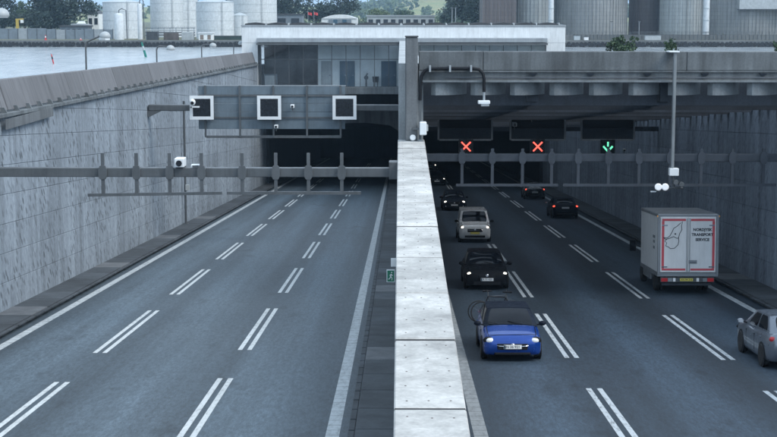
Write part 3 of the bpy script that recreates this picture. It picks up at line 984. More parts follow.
# small lamp brackets under the rib
for px in (533, 590, 647, 704, 762, 819):
    x = xf_(px)
    b_ = W(MB().hexa([(x - .04, YF - .12, zf_(76)), (x + .04, YF - .12, zf_(76)), (x + .04, YF - .045, zf_(76)), (x - .04, YF - .045, zf_(76))],
                [(x - .15, YF - .2, zf_(73)), (x + .15, YF - .2, zf_(73)), (x + .15, YF - .045, zf_(73)), (x - .15, YF - .045, zf_(73))]), 'bracket', 'steel_dark', fas)
# light screen: cross beams between the centre wall and the right wall
scr = root_at('light_screen', (8, 60, roof_under(60)), 'dark open roof of concrete cross beams above the right carriageway', 'roof')
SP, BH, BT = 1.5, 1.2, 0.52
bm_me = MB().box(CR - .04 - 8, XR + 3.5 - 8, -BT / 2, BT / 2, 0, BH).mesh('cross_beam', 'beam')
y = YF + 1.6
ib = 0
while y < YB - 1:
    ib += 1
    sub(link('cross_beam', bm_me, None, (8, y, roof_under(y) - (.11 if ib % 3 == 0 else 0))), scr)
    y += SP
lm = [5.0, 10.0]
for x in lm:
    y0_, y1_ = YF + .65, YB - 1
    W(MB().hexa([(x - .2, y0_, roof_under(y0_) + .1), (x + .2, y0_, roof_under(y0_) + .1), (x + .2, y1_, roof_under(y1_) + .1), (x - .2, y1_, roof_under(y1_) + .1)],
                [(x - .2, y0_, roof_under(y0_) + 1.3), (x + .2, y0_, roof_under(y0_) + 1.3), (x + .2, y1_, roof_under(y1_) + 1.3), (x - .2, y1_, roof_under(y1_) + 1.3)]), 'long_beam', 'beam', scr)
# upstand over the right wall that carries fascia and beams
m = MB().box(XR + .25, XR + 3.5, YF + .65, YB, CZ - 12, CZ - 6.6)

# pilaster on the end of the centre wall
pil = root_at('pilaster', (.43, YF, cope_z(YF)), 'tall dark stained concrete post at the end of the centre wall', 'post')
px0, px1 = at_y(405.4, 80, YF - .3).x, at_y(417.8, 80, YF - .3).x
W(MB().box(px0, px1, YF - .3, YF + .45, cope_z(YF) + .02, zf_(37)), 'shaft', 'pilaster', pil, weld=True, bevel=.03)
W(MB().box(px0 - .02, px1 + .02, YF - .33, YF + .48, zf_(37), zf_(35.8)), 'cap', 'roof_dark', pil)
W(MB().box(CL, CR, YF - .5, YF + .46, cope_z(YF) - .35, cope_z(YF) + .018), 'base', 'centre_concrete', pil, weld=True, bevel=.03)
W(MB().lathe((px0 + .28, YF - .36, cope_z(YF) + .14), [(.09, -.06), (.12, 0), (.09, .06)], 12, 'y'), 'base_lamp', 'white_frame', pil)
rail = root_at('steel_upright', (px1 + .1, YF, cope_z(YF)), 'slim dark steel upright along the right edge of the tall post', 'upright')
W(MB().box(px1 + .04, px1 + .14, YF - .22, YF - .1, cope_z(YF) + .02, zf_(72)), 'bar', 'steel', rail)
W(MB().box(px1 + .0, px1 + .2, YF - .26, YF - .06, cope_z(YF) + .02, cope_z(YF) + .06), 'foot_plate', 'steel_pale', rail)
cb = root_at('camera_housing', (1.0, YF - .4, cope_z(YF) + .3), 'white equipment box on the right side of the tall post foot', 'box')
x0, x1 = at_y(419.5, 127, YF - .4).x, at_y(426.5, 127, YF - .4).x
W(MB().box(x0, x1, YF - .6, YF - .1, zf_(134), zf_(121)), 'housing', 'white_frame', cb, weld=True, bevel=.03)
W(MB().box(x1 + .001, x1 + .06, YF - .55, YF - .2, zf_(130), zf_(124)), 'side_box', 'pale_grey', cb)
W(MB().box(x0 - .25, x0, YF - .4, YF - .3, zf_(129), zf_(127)), 'arm', 'steel', cb)

# bent black pipe with a small floodlight
pp = root_at('pipe', (xf_(421), YF - .3, zf_(85)), 'bent black cable pipe looping under the fascia right of the post', 'pipe')
pts = [(420, 100), (420.3, 86), (421.5, 76), (425, 70.5), (430, 68.8), (450, 68.5), (472, 68.5), (479, 69.5), (482.8, 73), (484, 79), (484, 92)]
W(MB().tube([at_y(a, b, YF - .28) for a, b in pts], .062, 10), 'bend', 'black', pp, smooth=True)
for a in (430, 450, 471):
    q_ = at_y(a, 68.6, YF - .28)
    W(MB().box(q_.x - .035, q_.x + .035, YF - .4, YF - .02, q_.z - .12, q_.z + .12), 'clip', 'steel_pale', pp)
fl = root_at('floodlight', at_y(484, 92, YF - .28), 'small pale floodlight fixture hanging from the bent black pipe', 'floodlight')
W(MB().tube([at_y(484, 91, YF - .28), at_y(484, 101, YF - .28)], .045, 8), 'stem', 'steel_pale', fl)
a, b = at_y(478, 104, YF - .4), at_y(490, 100.5, YF - .4)
W(MB().box(a.x, b.x, YF - .5, YF - .15, a.z, b.z), 'lamp_head', 'white_frame', fl, weld=True, bevel=.02)
a, b = at_y(481, 106, YF - .4), at_y(489, 104, YF - .4)
W(MB().box(a.x, b.x, YF - .55, YF - .2, a.z, b.z), 'lens', 'steel_pale', fl)

# hanging mast with cameras and floodlights
ym = YF - .45
mast = root_at('hanging_mast', at_y(673.5, 172, ym), 'pale steel mast hanging in front of the right fascia', 'mast')
a, b = at_y(670.7, 168, ym), at_y(676.7, 52, ym)
W(MB().box(a.x, b.x, ym - .09, ym + .09, a.z, b.z), 'shaft', 'mast_grey', mast, weld=True, bevel=.02)
a, b = at_y(669, 52.2, ym), at_y(679, 51, ym)
W(MB().box(a.x, b.x, ym - .15, ym + .6, a.z, b.z), 'top_plate', 'white_frame', mast)
a, b = at_y(668.8, 175.5, ym), at_y(678.2, 168, ym)
W(MB().box(a.x, b.x, ym - .16, ym + .14, a.z, b.z), 'junction_box', 'white_frame', mast, weld=True, bevel=.015)
W(MB().tube([at_y(673.5, 175, ym), at_y(673.5, 188, ym)], .04), 'stem', 'steel', mast)
W(MB().tube([at_y(657, 188, ym), at_y(683, 188, ym)], .035), 'cross_arm', 'steel', mast)
for px in (658.3, 665.2):
    c = at_y(px, 187, ym - .14)
    L_ = W(MB().lathe(c, [(.07, .12), (.13, .06), (.135, -.02), (.11, -.04)], 16, 'y'), 'round_lamp', 'flood_white', mast, smooth=True)
for px, py in ((681, 184), (675.5, 182)):
    c = at_y(px, py, ym - .1)
    W(MB().lathe(c, [(.06, .16), (.09, .08), (.10, -.12), (.09, -.14)], 12, 'y'), 'camera', 'steel', mast, smooth=True)
a = at_y(650.5, 192, ym); b = at_y(656, 191, ym)
W(MB().box(a.x, b.x, ym - .05, ym + .05, a.z, b.z), 'sensor', 'white_frame', mast)
W(MB().tube([at_y(653, 191, ym), at_y(667, 191, ym), at_y(673, 187, ym)], .02), 'sensor_arm', 'steel', mast)

# ================================================================== HEIGHT GANTRIES
def gantry(name, label, y, x0, x1, py_top, py_bot, rods, rod_top, bar_py, bars, mat, parts=()):
    g = root_at(name, (x0, y, at_y(0, py_bot, y).z), label, 'gantry')
    za, zb2 = at_y(400, py_bot, y).z, at_y(400, py_top, y).z
    W(MB().box(x0, x1, y - .16, y + .16, za, zb2), 'crossbeam', mat, g, weld=True, bevel=.02)
    for px in rods:
        x = at_y(px, 165, y).x
        zt2, zl = at_y(400, rod_top, y).z, at_y(400, bar_py, y).z
        rod = W(MB().box(x - .055, x + .055, y - .27, y - .18, zl, zt2), 'rod', mat, g)
        W(MB().prism([(x - .09, y - .3, za - .06), (x + .09, y - .3, za - .06), (x + .14, y - .3, za + .06), (x + .14, y - .3, zb2 - .04), (x + .09, y - .3, zb2 + .08), (x - .09, y - .3, zb2 + .08), (x - .14, y - .3, zb2 - .04), (x - .14, y - .3, za + .06)], (0, .12, 0)), 'clamp', mat, g)
    for a, b, tilt in bars:
        p, q = at_y(a, bar_py + tilt, y - .23), at_y(b, bar_py, y - .23)
        W(MB().bar(p, q, .1, .1), 'height_bar', mat, g)
    return g
y1g = 50.0
gl_ = gantry('height_gantry', 'steel height gauge beam with hanging bars across the left carriageway', y1g, XL + .03, at_y(390, 170, y1g).x, 167.6, 176.8,
             [104, 137.5, 170.5, 202.3, 242.8, 276.3, 308.8, 342], 152.5, 193, [(88, 222, 2), (227, 361, 0)], 'steel')
a, b = at_y(389, 178.5, y1g), at_y(397.5, 161, y1g)
W(MB().box(a.x, CL + .09, y1g - .35, y1g + .3, a.z, b.z), 'end_bracket', 'steel', gl_, weld=True, bevel=.02)
W(MB().box(XL + .01, XL + .12, y1g - .4, y1g + .4, a.z - .3, b.z + .3), 'wall_plate', 'steel', gl_)
y2g = 57.6
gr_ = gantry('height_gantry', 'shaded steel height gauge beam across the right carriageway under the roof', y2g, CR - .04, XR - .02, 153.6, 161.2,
             [461.8, 492, 522, 551, 577.6, 607.6, 638, 669, 700, 731, 762], 148, 185, [(456, 558, 0), (563, 668, 0), (671, 776, 0)], 'steel_dark')  # darker steel than the left beam, standing in for the roof's shade
def small_cam(name, label, y, px, py, s=1.0, mat='white_frame'):
    c = at_y(px, py, y)
    e = root_at(name, c, label, 'camera')
    W(MB().box(c.x - .14 * s, c.x + .14 * s, y - .3 * s, y + .2 * s, c.z - .12 * s, c.z + .14 * s), 'housing', mat, e, weld=True, bevel=.02)
    W(MB().lathe((c.x, y - .3 * s, c.z), [(.09 * s, -.04), (.07 * s, .0)], 12, 'y'), 'lens', 'black_screen', e)
    W(MB().box(c.x - .03, c.x + .03, y - .03, y + .03, c.z - .34 * s, c.z - .12 * s), 'stalk', 'steel', e)
    return e
# camera and box on top of the left beam
small_cam('surveillance_camera', 'grey white camera standing on left height gauge beam next to pole', y1g, 180.5, 162.3, 1.15)
ds = root_at('detector', at_y(196, 166, y1g), 'flat white detector box lying on the left height gauge beam', 'detector')
p = at_y(196, 165, y1g)
W(MB().box(p.x - .16, p.x + .16, y1g - .15, y1g + .1, at_y(0, 167.4, y1g).z, at_y(0, 164, y1g).z), 'housing', 'white_frame', ds, weld=True, bevel=.02)
W(MB().box(p.x - .1, p.x + .1, y1g - .17, y1g - .151, at_y(0, 166.8, y1g).z, at_y(0, 164.8, y1g).z), 'window', 'steel', ds)

# ================================================================== SIGN GANTRY OVER THE LEFT ROAD (seen from behind)
ys = 84.0
sg = root_at('sign_gantry', (XL, ys, at_y(0, 115, ys).z), 'steel arm carrying the large sign over the left carriageway', 'gantry')
za, zt2 = at_y(0, 110.5, ys + .5).z, at_y(0, 104.5, ys + .5).z
W(MB().box(XL + .05, CL + .02, ys + .25, ys + .75, za, zt2), 'arm', 'steel', sg, weld=True, bevel=.03)
W(MB().hexa([(XL + .02, ys + .2, at_y(0, 117, ys).z), (XL + .12, ys + .2, at_y(0, 117, ys).z), (XL + .12, ys + .8, at_y(0, 117, ys).z), (XL + .02, ys + .8, at_y(0, 117, ys).z)],
            [(XL + .02, ys + .2, za), (XL + .8, ys + .2, za), (XL + .8, ys + .8, za), (XL + .02, ys + .8, za)]), 'wall_bracket', 'steel', sg)
sp_ = root_at('direction_sign', at_y(272, 130, ys), 'broad blue grey back of a direction sign over the left carriageway', 'sign')
x0, x1 = at_y(198.5, 110, ys).x, at_y(345, 110, ys).x
z0, z1 = at_y(0, 129, ys).z, at_y(0, 86, ys).z
# panel planks
npl = 5
for i in range(npl):
    a_ = z0 + (z1 - z0) * i / npl
    b_ = z0 + (z1 - z0) * (i + 1) / npl
    W(MB().box(x0, x1, ys + .0, ys + .09, a_ + .006, b_ - .006), 'sign_panel', 'sign_back', sp_, weld=True, bevel=.01)
for px in (205.5, 240, 273.5, 307, 340.5):
    x = at_y(px, 110, ys).x
    W(MB().box(x - .05, x + .05, ys - .13, ys - .02, at_y(0, 137, ys).z, z1 + .04), 'upright', 'steel', sp_)
for py in (95.5, 117.5):
    z = at_y(0, py, ys).z
    W(MB().box(x0, x1, ys - .06, ys - .001, z - .05, z + .05), 'rail', 'steel', sp_)
z = at_y(0, 136.5, ys).z
W(MB().box(at_y(206, 110, ys).x, at_y(341, 110, ys).x, ys - .1, ys - .03, z - .07, z + .07), 'lower_rail', 'steel', sp_)
W(MB().box(x0 - .05, x1 + .05, ys - .01, ys + .1, z1 - .001, z1 + .05), 'top_trim', 'steel_pale', sp_)
names = [('lane_signal', 'leftmost white framed black lane signal on the sign, by the pole camera', 201.7), ('lane_signal', 'middle white framed black lane signal on the big sign back', 269.2),
         ('lane_signal', 'rightmost white framed black lane signal, overlapping right end of the sign', 344.5)]
for nm, lb, px in names:
    c = at_y(px, 107.6, ys - .45)
    e = root_at(nm, c, lb, 'signal', 'lane signals on the left sign')
    s = .665
    W(MB().box(c.x - s + .02, c.x + s - .02, ys - .44, ys - .14, c.z - s + .02, c.z + s - .02), 'housing', 'steel', e)
    fm = MB()
    t = .17
    W(MB().box(c.x - s, c.x + s, ys - .5, ys - .445, c.z + s - t, c.z + s), 'frame_top', 'white_frame', e)
    W(MB().box(c.x - s, c.x + s, ys - .5, ys - .445, c.z - s, c.z - s + t), 'frame_bottom', 'white_frame', e)
    W(MB().box(c.x - s, c.x - s + t, ys - .499, ys - .446, c.z - s + t, c.z + s - t), 'frame_side', 'white_frame', e)
    W(MB().box(c.x + s - t, c.x + s, ys - .499, ys - .446, c.z - s + t, c.z + s - t), 'frame_side', 'white_frame', e)
    W(MB().box(c.x - s + t, c.x + s - t, ys - .47, ys - .442, c.z - s + t, c.z + s - t), 'screen', 'black_screen', e)
small_cam('surveillance_camera', 'small white camera on the big sign back, between middle and right signals', ys - .3, 292.5, 106.3, .75)
small_cam('surveillance_camera', 'small white camera below the middle lane signal', ys - .3, 276.3, 126.5, .75)
# pole with a dome camera in front of the left signal
yp = 79.5
xp = at_y(186.5, 160, yp).x
cp_ = root_at('camera_pole', at_y(186.5, 150, yp), 'slim grey camera pole against the left wall, dome camera on top', 'pole')
pf = on_road(186, 224, .17)
# the pole stands on the walkway farther down
px_, py_ = pf.x, pf.y
W(MB().tube([(px_, py_, pf.z), (px_, py_, at_y(0, 101, py_).z)], .075, 10), 'shaft', 'steel', cp_)
W(MB().box(px_ - .18, px_ + .18, py_ - .18, py_ + .18, pf.z - .01, pf.z + .05), 'foot_plate', 'steel', cp_)
c = at_y(187.5, 187.5, py_ - .2)
W(MB().box(c.x - .12, c.x + .12, py_ - .3, py_ - .08, c.z - .18, c.z + .18), 'call_box', 'pale_grey', cp_)
dc = root_at('dome_camera', at_y(193, 103, ys - .6), 'white dome camera on a bracket in front of the leftmost lane signal', 'camera')
c = at_y(192.5, 102.2, ys - .75)
W(MB().ball(c, .17, .17, .19, 14, 8), 'dome', 'white_frame', dc, smooth='all')
W(MB().lathe((c.x, c.y - .13, c.z - .03), [(.08, -.05), (.1, 0)], 12, 'y'), 'lens', 'black', dc)
W(MB().box(c.x - .04, c.x + .38, c.y - .03, c.y + .1, c.z - .3, c.z - .22), 'bracket', 'white_frame', dc)
W(MB().tube([(c.x, c.y, c.z - .28), (c.x - .12, c.y + .15, c.z - .28), (c.x - .2, ys + .25, c.z - .35)], .04), 'arm', 'steel', dc)

# ================================================================== LANE SIGNALS UNDER THE RIGHT ROOF
yr = 88.0
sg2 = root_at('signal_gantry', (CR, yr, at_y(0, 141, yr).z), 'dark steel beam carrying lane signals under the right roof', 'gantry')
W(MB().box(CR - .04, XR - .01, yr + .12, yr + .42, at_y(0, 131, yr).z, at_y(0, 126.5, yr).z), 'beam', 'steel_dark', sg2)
panels = [(438.5, 492, 'nearest the centre wall'), (510.5, 565, 'in the middle'), (581.5, 634, 'nearest the right wall')]
for a, b, where in panels:
    x0, x1 = at_y(a, 130, yr).x, at_y(b, 130, yr).x
    z0, z1 = at_y(0, 139.5, yr).z, at_y(0, 117, yr).z
    e = root_at('overhead_sign', ((x0 + x1) / 2, yr, z0), 'dark unlit overhead sign board under the right roof, ' + where, 'sign', 'dark overhead signs')
    W(MB().box(x0 + .05, x1 - .05, yr, yr + .1, z0 + .05, z0 + (z1 - z0) * .5), 'board', 'steel_dark', e)
    W(MB().box(x0 + .05, x1 - .05, yr + .005, yr + .1, z0 + (z1 - z0) * .5 + .02, z1), 'board', 'black', e)
    for xx in (x0, x1):
        W(MB().box(xx - .05, xx + .05, yr - .06, yr + .12, z0, z1 + .6), 'frame_side', 'steel_pale', e)
    W(MB().box(x0 + .05, x1 - .05, yr - .06, yr - .001, z0 - .05, z0 + .05), 'frame_bottom', 'steel_pale', e)
def cross(px, py, label):
    c = at_y(px, py, yr - .25)
    e = root_at('lane_signal', c, label, 'signal', 'lit lane signals under the right roof')
    W(MB().box(c.x - .42, c.x + .42, yr - .2, yr + .1, c.z - .42, c.z + .42), 'housing', 'black_screen', e)
    W(MB().box(c.x - .06, c.x + .06, yr - .05, yr + .1, c.z + .42, c.z + 1.0), 'hanger', 'steel_dark', e)
    s = .265
    return e, c, s
for px, where in ((466, 'over the lane next to the centre wall'), (537.8, 'over the middle lane')):
    e, c, s = cross(px, 146.6, 'lit red cross lane signal ' + where)
    for d in (-1, 1):
        W(MB().bar((c.x - s, yr - .23, c.z - d * s), (c.x + s, yr - .23, c.z + d * s), .08, .05 + .001 * d, up=(0, 1, 0)), 'cross_bar', 'signal_red', e)
e, c, s = cross(608, 147, 'lit green arrow lane signal over the lane by the right wall')
W(MB().bar((c.x, yr - .23, c.z + .3), (c.x, yr - .23, c.z + .03), .09, .05, up=(0, 1, 0)), 'arrow_shaft', 'signal_green', e)
for d in (-1, 1):
    W(MB().bar((c.x, yr - .232, c.z - .26), (c.x + d * .27, yr - .232, c.z + .04), .10, .05, up=(0, 1, 0)), 'arrow_barb', 'signal_green', e)
small_cam('surveillance_camera', 'small white camera on top of middle dark overhead sign', yr - .2, 531.5, 117.5, .8)
small_cam('surveillance_camera', 'small grey camera at left edge of middle dark overhead sign', yr - .25, 514.5, 124.5, .9, 'steel_pale')
small_cam('surveillance_camera', 'small grey sensor right of the green arrow signal', yr - .2, 624, 150, .6, 'steel_pale')

# emergency exit signs on the left face of the centre wall
def exit_sign(px0, px1, py0, py1, y, name, label, mat, man):
    a, b = at_y(px0, py1, y), at_y(px1, py0, y)
    e = root_at(name, (b.x, y, a.z), label, 'sign')
    W(MB().box(a.x - .015, b.x + .015, y + .0, y + .04, a.z - .015, b.z + .015), 'frame', 'white_frame', e)
    W(MB().box(a.x, b.x, y - .006, y - .001, a.z, b.z), 'face', mat, e)
    W(MB().box(b.x, max(CL + .11, b.x + .02), y + .01, y + .03, a.z + .04, a.z + .09), 'wall_arm', 'steel', e)
    if man:
        w, h = b.x - a.x, b.z - a.z
        def P(u, v): return (a.x + w * u, y - .012, a.z + h * v)
        M_ = MB()
        M_.bar(P(.48, .42), P(.58, .70), w * .16, .006, up=(0, 1, 0))
        M_.bar(P(.46, .45), P(.70, .32), w * .10, .007, up=(0, 1, 0)); M_.bar(P(.70, .32), P(.66, .12), w * .09, .0075, up=(0, 1, 0))
        M_.bar(P(.46, .45), P(.36, .26), w * .10, .0072, up=(0, 1, 0)); M_.bar(P(.36, .26), P(.14, .22), w * .09, .0078, up=(0, 1, 0))
        M_.bar(P(.56, .66), P(.80, .54), w * .08, .0065, up=(0, 1, 0)); M_.bar(P(.54, .66), P(.32, .55), w * .08, .0068, up=(0, 1, 0))
        M_.lathe(P(.64, .83), [(w * .09, -.003), (w * .09, .003)], 10, 'y')
        W(M_, 'running_figure', 'plate_white', e)
exit_sign(387.3, 394.2, 270.5, 281.5, 33.5, 'exit_sign', 'small green running figure exit sign on the centre wall', 'sign_green', True)
exit_sign(391.5, 395.5, 259, 266, 34.5, 'notice_plate', 'small white notice plate above the green exit sign', 'plate_white', True)

# ================================================================== PATH LAMPS BEHIND THE PARAPET
def path_lamp(px, py_top, hx, hy, label, x=XL - 2.6):
    p = at_x(px, py_top, x)
    h = at_y(hx, hy, p.y)
    zb_ = wall_top_left(p.y) - .75
    e = root_at('path_lamp', (p.x, p.y, zb_), label, 'lamp', 'domed path lamps behind the left parapet')
    W(MB().tube([(p.x, p.y, zb_), (p.x, p.y, p.z - .25), (p.x + .06, p.y, p.z - .08), (p.x + .22, p.y, p.z), (h.x, p.y, h.z + .14)], .05, 8), 'post', 'steel', e, smooth=True)
    W(MB().lathe((h.x, p.y, h.z - .06), [(.28, 0), (.30, .04), (.285, .14), (.22, .25), (.11, .31), (.03, .33)], 20), 'lamp_shade', 'lamp_shade', e, smooth=True)
    W(MB().lathe((h.x, p.y, h.z - .07), [(.24, -.03), (.26, .01)], 18), 'lens', 'lamp_clear', e)
path_lamp(-38, 8, 1.5, 15, 'large domed path lamp cut by the left edge of the picture')
path_lamp(85.5, 40.5, 105, 36.5, 'domed path lamp behind parapet, in front of first white tank')
path_lamp(156.5, 46, 170.5, 49, 'domed path lamp with hooked post right of the green buoy')
path_lamp(201.5, 44.5, 213, 46, 'domed path lamp with hooked post in front of small white hut')
path_lamp(233.5, 41.5, 241, 43.5, 'hooked path lamp nearest the white portal building')

# buoys leaning in the fjord
def spar_buoy(px0, py0, px1, py1, label, mat, r):
    foot = on_z(px0, py0, 0)
    top = at_y(px1, py1, foot.y)
    e = root_at('spar_buoy', foot, label, 'buoy')
    a, b = Vector(foot), Vector(top)
    a0 = a + (a - b) * .25
    W(MB().tube([a0, a + (b - a) * .45], [r * 1.1, r], 10), 'lower_spar', mat, e)
    W(MB().tube([a + (b - a) * .45, a + (b - a) * .72], [r * 1.01, r * .95], 10), 'band', 'black' if mat == 'buoy_red' else 'pale_grey', e)
    W(MB().tube([a + (b - a) * .72, b], [r * .95, r * .6], 10), 'top_spar', mat, e)
spar_buoy(53.5, 63.5, 51.3, 54, 'slim leaning red and black spar buoy on the water', 'buoy_red', .13)
spar_buoy(146, 57, 141.5, 42, 'thicker leaning green spar buoy with pale band on the water', 'buoy_green', .24)
#--PART3--
# ================================================================== FAR SHORE
YQ = WY1
def far(px, py, y): return at_y(px, py, y)
def X_(px, y): return at_y(px, 30, y).x
def Z_(py, y): return at_y(400, py, y).z
quay = structure(MB().box(-900, 900, YQ - .02, YQ + 3, -1.0, QZ + .02).build('quay_wall', 'quay'), 'far quay wall hung with black tyre fenders')
stuff_m = MB()
def tyre_row(x0, x1):
    m = MB()
    x = x0
    while x < x1:
        r = random.uniform(.56, .66)
        m.lathe((x, YQ - .12, QZ - .95 + random.uniform(-.1, .1)), [(r * .5, .1), (r * .9, .12), (r, 0), (r * .9, -.14), (r * .5, -.12)], 9, 'y')
        if random.random() < .8:
            m.lathe((x + .3, YQ - .18, QZ - 1.55 + random.uniform(-.1, .1)), [(r * .5, .1), (r * .9, .12), (r, 0), (r * .9, -.14), (r * .5, -.12)], 9, 'y')
        x += random.uniform(1.05, 1.3)
    o = m.build('tyre_fenders', 'rubber', quay)
    stuff(o)
tyre_row(X_(-12, YQ), X_(262, YQ)); tyre_row(X_(560, YQ), X_(790, YQ))

def leafy(m, centre, rx, ry, rz, n, size, clumps=14):
    c = Vector(centre)
    cl = []
    for _ in range(clumps):
        while True:
            p = Vector((random.uniform(-1, 1), random.uniform(-1, 1), random.uniform(-1, 1)))
            if .25 < p.length < 1: break
        cl.append((p * .72, random.uniform(.26, .48)))
    vs_, fs_ = [], []
    for i in range(n):
        q, r = random.choice(cl)
        d = Vector((random.gauss(0, 1), random.gauss(0, 1), random.gauss(0, 1))).normalized() * r * random.uniform(.55, 1.05)
        p = q + d
        p = c + Vector((p.x * rx, p.y * ry, p.z * rz))
        s = size * random.uniform(.6, 1.4)
        a = Vector((random.gauss(0, 1), random.gauss(0, 1), random.gauss(0, 1))).normalized()
        b = a.orthogonal().normalized()
        e = a.cross(b)
        k = len(vs_)
        vs_ += [p - b * s, p + e * s * .6, p + b * s, p - e * s * .6]
        fs_.append((k, k + 1, k + 2, k + 3))
    m.add(vs_, fs_)
def tree(px, py_base, py_top, y, wpx, label, mat, n=2600, name='tree', leaf=None, cz=.58):
    base = at_y(px, py_base, y)
    top = at_y(px, py_top, y).z
    h = top - base.z
    s = y / FPX
    rx = wpx * s / 2
    e = root_at(name, base, label, 'tree', 'trees on the far shore')
    t = MB().tube([base - Vector((0, 0, .3)), base + Vector((.1, 0, h * .3)), base + Vector((0, .2, h * .7))], [h * .035, h * .028, h * .01], 7)
    for k in range(6):
        a = random.uniform(0, 6.28)
        t.tube([base + Vector((.1, 0, h * random.uniform(.25, .5))), base + Vector((math.cos(a) * rx * .6, math.sin(a) * rx * .6, h * random.uniform(.6, .85)))], [h * .014, h * .004], 5)
    W(t, 'trunk', 'bark', e)
    m = MB()
    leafy(m, base + Vector((0, 0, h * cz)), rx * 1.25, rx * 1.1, h * (1 - cz) * 1.25, n, leaf or max(.35, h * .035), 22)
    W(m, 'crown', mat, e)
    return e

# --- storage tanks
def tank(px0, px1, py_top, py_base, y, label, roof_h=.8, name='storage_tank', cat='tank', bands=True):
    x0, x1 = X_(px0, y), X_(px1, y)
    r = (x1 - x0) / 2
    z0, z1 = QZ, Z_(py_top, y)
    c = Vector(((x0 + x1) / 2, y + r, z0))
    e = root_at(name, c, label, cat, 'white tanks on the far quay')
    W(MB().lathe(c, [(r, 0), (r, z1 - z0)], 48), 'shell', 'tank_white', e, smooth=True)
    W(MB().lathe(c + Vector((0, 0, z1 - z0)), [(r * 1.012, 0), (r * 1.012, .18), (r * .98, .25), (.2, .25 + roof_h)], 48), 'roof', 'tank_band', e, smooth=True)
    if bands:
        n = max(2, int((z1 - z0) / 2.6))
        for k in range(1, n):
            W(MB().lathe(c + Vector((0, 0, (z1 - z0) * k / n)), [(r * 1.004, -.07), (r * 1.004, .07)], 48), 'seam', 'tank_band', e, smooth=True)
    # ladder down one side
    a = R(-62)
    lx, ly = c.x + math.cos(a) * r * 1.01, c.y + math.sin(a) * r * 1.01
    m = MB()
    m.bar((lx - .25, ly - .1, z0), (lx - .25, ly - .1, z1 + .6), .08); m.bar((lx + .25, ly - .1, z0), (lx + .25, ly - .1, z1 + .6), .08)
    zz = z0 + .3
    while zz < z1:
        m.bar((lx - .25, ly - .1, zz), (lx + .25, ly - .1, zz), .05); zz += .5
    W(m, 'ladder', 'pale_grey', e)
    return e
tank(99.5, 137.5, 2.5, 38, YQ + 32, 'broad white storage tank farthest left on the quay')
tank(148, 181, -22, 38, YQ + 60, 'tall white storage tank behind the pipe rack, right of column')
tank(167, 196, -26, 38, YQ + 66, 'tall white storage tank just left of the round tank with hut')
tank(194, 232, 2.5, 38, YQ + 24, 'broad white storage tank behind the small white hut')
tank(231, 247, 16, 38, YQ + 30, 'short white storage tank close to the portal building')
tank(225, 275, -20, 38, YQ + 74, 'tall white storage tank rising behind the left end of portal building')
def vessel(px0, px1, py_top, y, label):
    x0, x1 = X_(px0, y), X_(px1, y); r = (x1 - x0) / 2
    z1 = Z_(py_top, y)
    c = Vector(((x0 + x1) / 2, y, QZ))
    e = root_at('pressure_vessel', c, label, 'vessel')
    W(MB().lathe(c, [(r, 0), (r, z1 - QZ - r * .5), (r * .8, z1 - QZ - r * .15), (r * .3, z1 - QZ)], 24), 'shell', 'tank_white', e, smooth=True)
    W(MB().tube([c + Vector((0, 0, z1 - QZ - .1)), c + Vector((0, 0, z1 - QZ + .8)), c + Vector((r * .6, 0, z1 - QZ + 1.3)), c + Vector((r * 1.5, 0, z1 - QZ + .8)), c + Vector((r * 1.6, 0, .2))], .14, 8), 'pipe', 'steel', e)
    return e
vessel(114.5, 124, 13, YQ + 14, 'slim white upright vessel with bent pipe before first tank')
vessel(137.8, 142.6, 3.5, YQ + 20, 'thin tall white column between first two tanks')
dm = root_at('dome_shelter', far(104.5, 40, YQ + 6), 'low white dome shelter at the quay edge below first tank', 'shelter')
c = far(104.5, 40, YQ + 6); r = 5.4 * (YQ + 6) / FPX
W(MB().lathe((c.x, c.y, QZ), [(r, 0), (r * .97, r * .5), (r * .8, r * .85), (r * .45, r * 1.1), (.05, r * 1.18)], 24), 'shell', 'tank_white', dm, smooth=True)
W(MB().box(c.x - .5, c.x + .5, c.y - r - .03, c.y - r * .8, QZ, QZ + 1.4), 'door', 'pale_grey', dm)
# pipe rack
pr = root_at('pipe_rack', far(170, 40, YQ + 12), 'blue grey pipe rack and catwalk in front of the tall tanks', 'pipe rack')
ypr = YQ + 12
for px in range(146, 196, 6):
    W(MB().box(X_(px, ypr) - .09, X_(px, ypr) + .09, ypr, ypr + .18, QZ, Z_(27.5, ypr)), 'post', 'blue_grey', pr)
for py in (28, 30.2, 32.5, 35):
    W(MB().tube([(X_(145, ypr), ypr + .1, Z_(py, ypr)), (X_(195, ypr), ypr + .1, Z_(py, ypr))], .16 if py > 30 else .08, 8), 'pipe', 'steel' if py != 30.2 else 'pale_grey', pr)
for px in range(147, 196, 2):
    W(MB().box(X_(px, ypr) - .04, X_(px, ypr) + .04, ypr - .06, ypr - .01, Z_(28, ypr), Z_(26, ypr)), 'rail_post', 'blue_grey', pr)
for a, b, py, m_, lb in ((147, 158, 31.5, 'roof_dark', 'dark blue box container left under the pipe rack'), (164, 178, 33, 'rust', 'brown grey box container in middle under the pipe rack'), (182, 193, 32, 'pale_grey', 'pale box container at right end of the pipe rack')):
    e = root_at('container', far((a + b) / 2, 40, YQ + 9), lb, 'container')
    W(MB().box(X_(a, YQ + 9), X_(b, YQ + 9), YQ + 8, YQ + 10.4, QZ, Z_(py, YQ + 9)), 'body', m_, e, weld=True, bevel=.05)
    for k in range(int((b - a) / 2)):
        W(MB().box(X_(a + 1 + 2 * k, YQ + 9) - .06, X_(a + 1 + 2 * k, YQ + 9) + .06, YQ + 7.94, YQ + 7.999, QZ + .2, Z_(py, YQ + 9) - .2), 'rib', m_, e)
hut = root_at('hut', far(205, 41, YQ + 5), 'small white hut with two brown windows on the quay', 'hut')
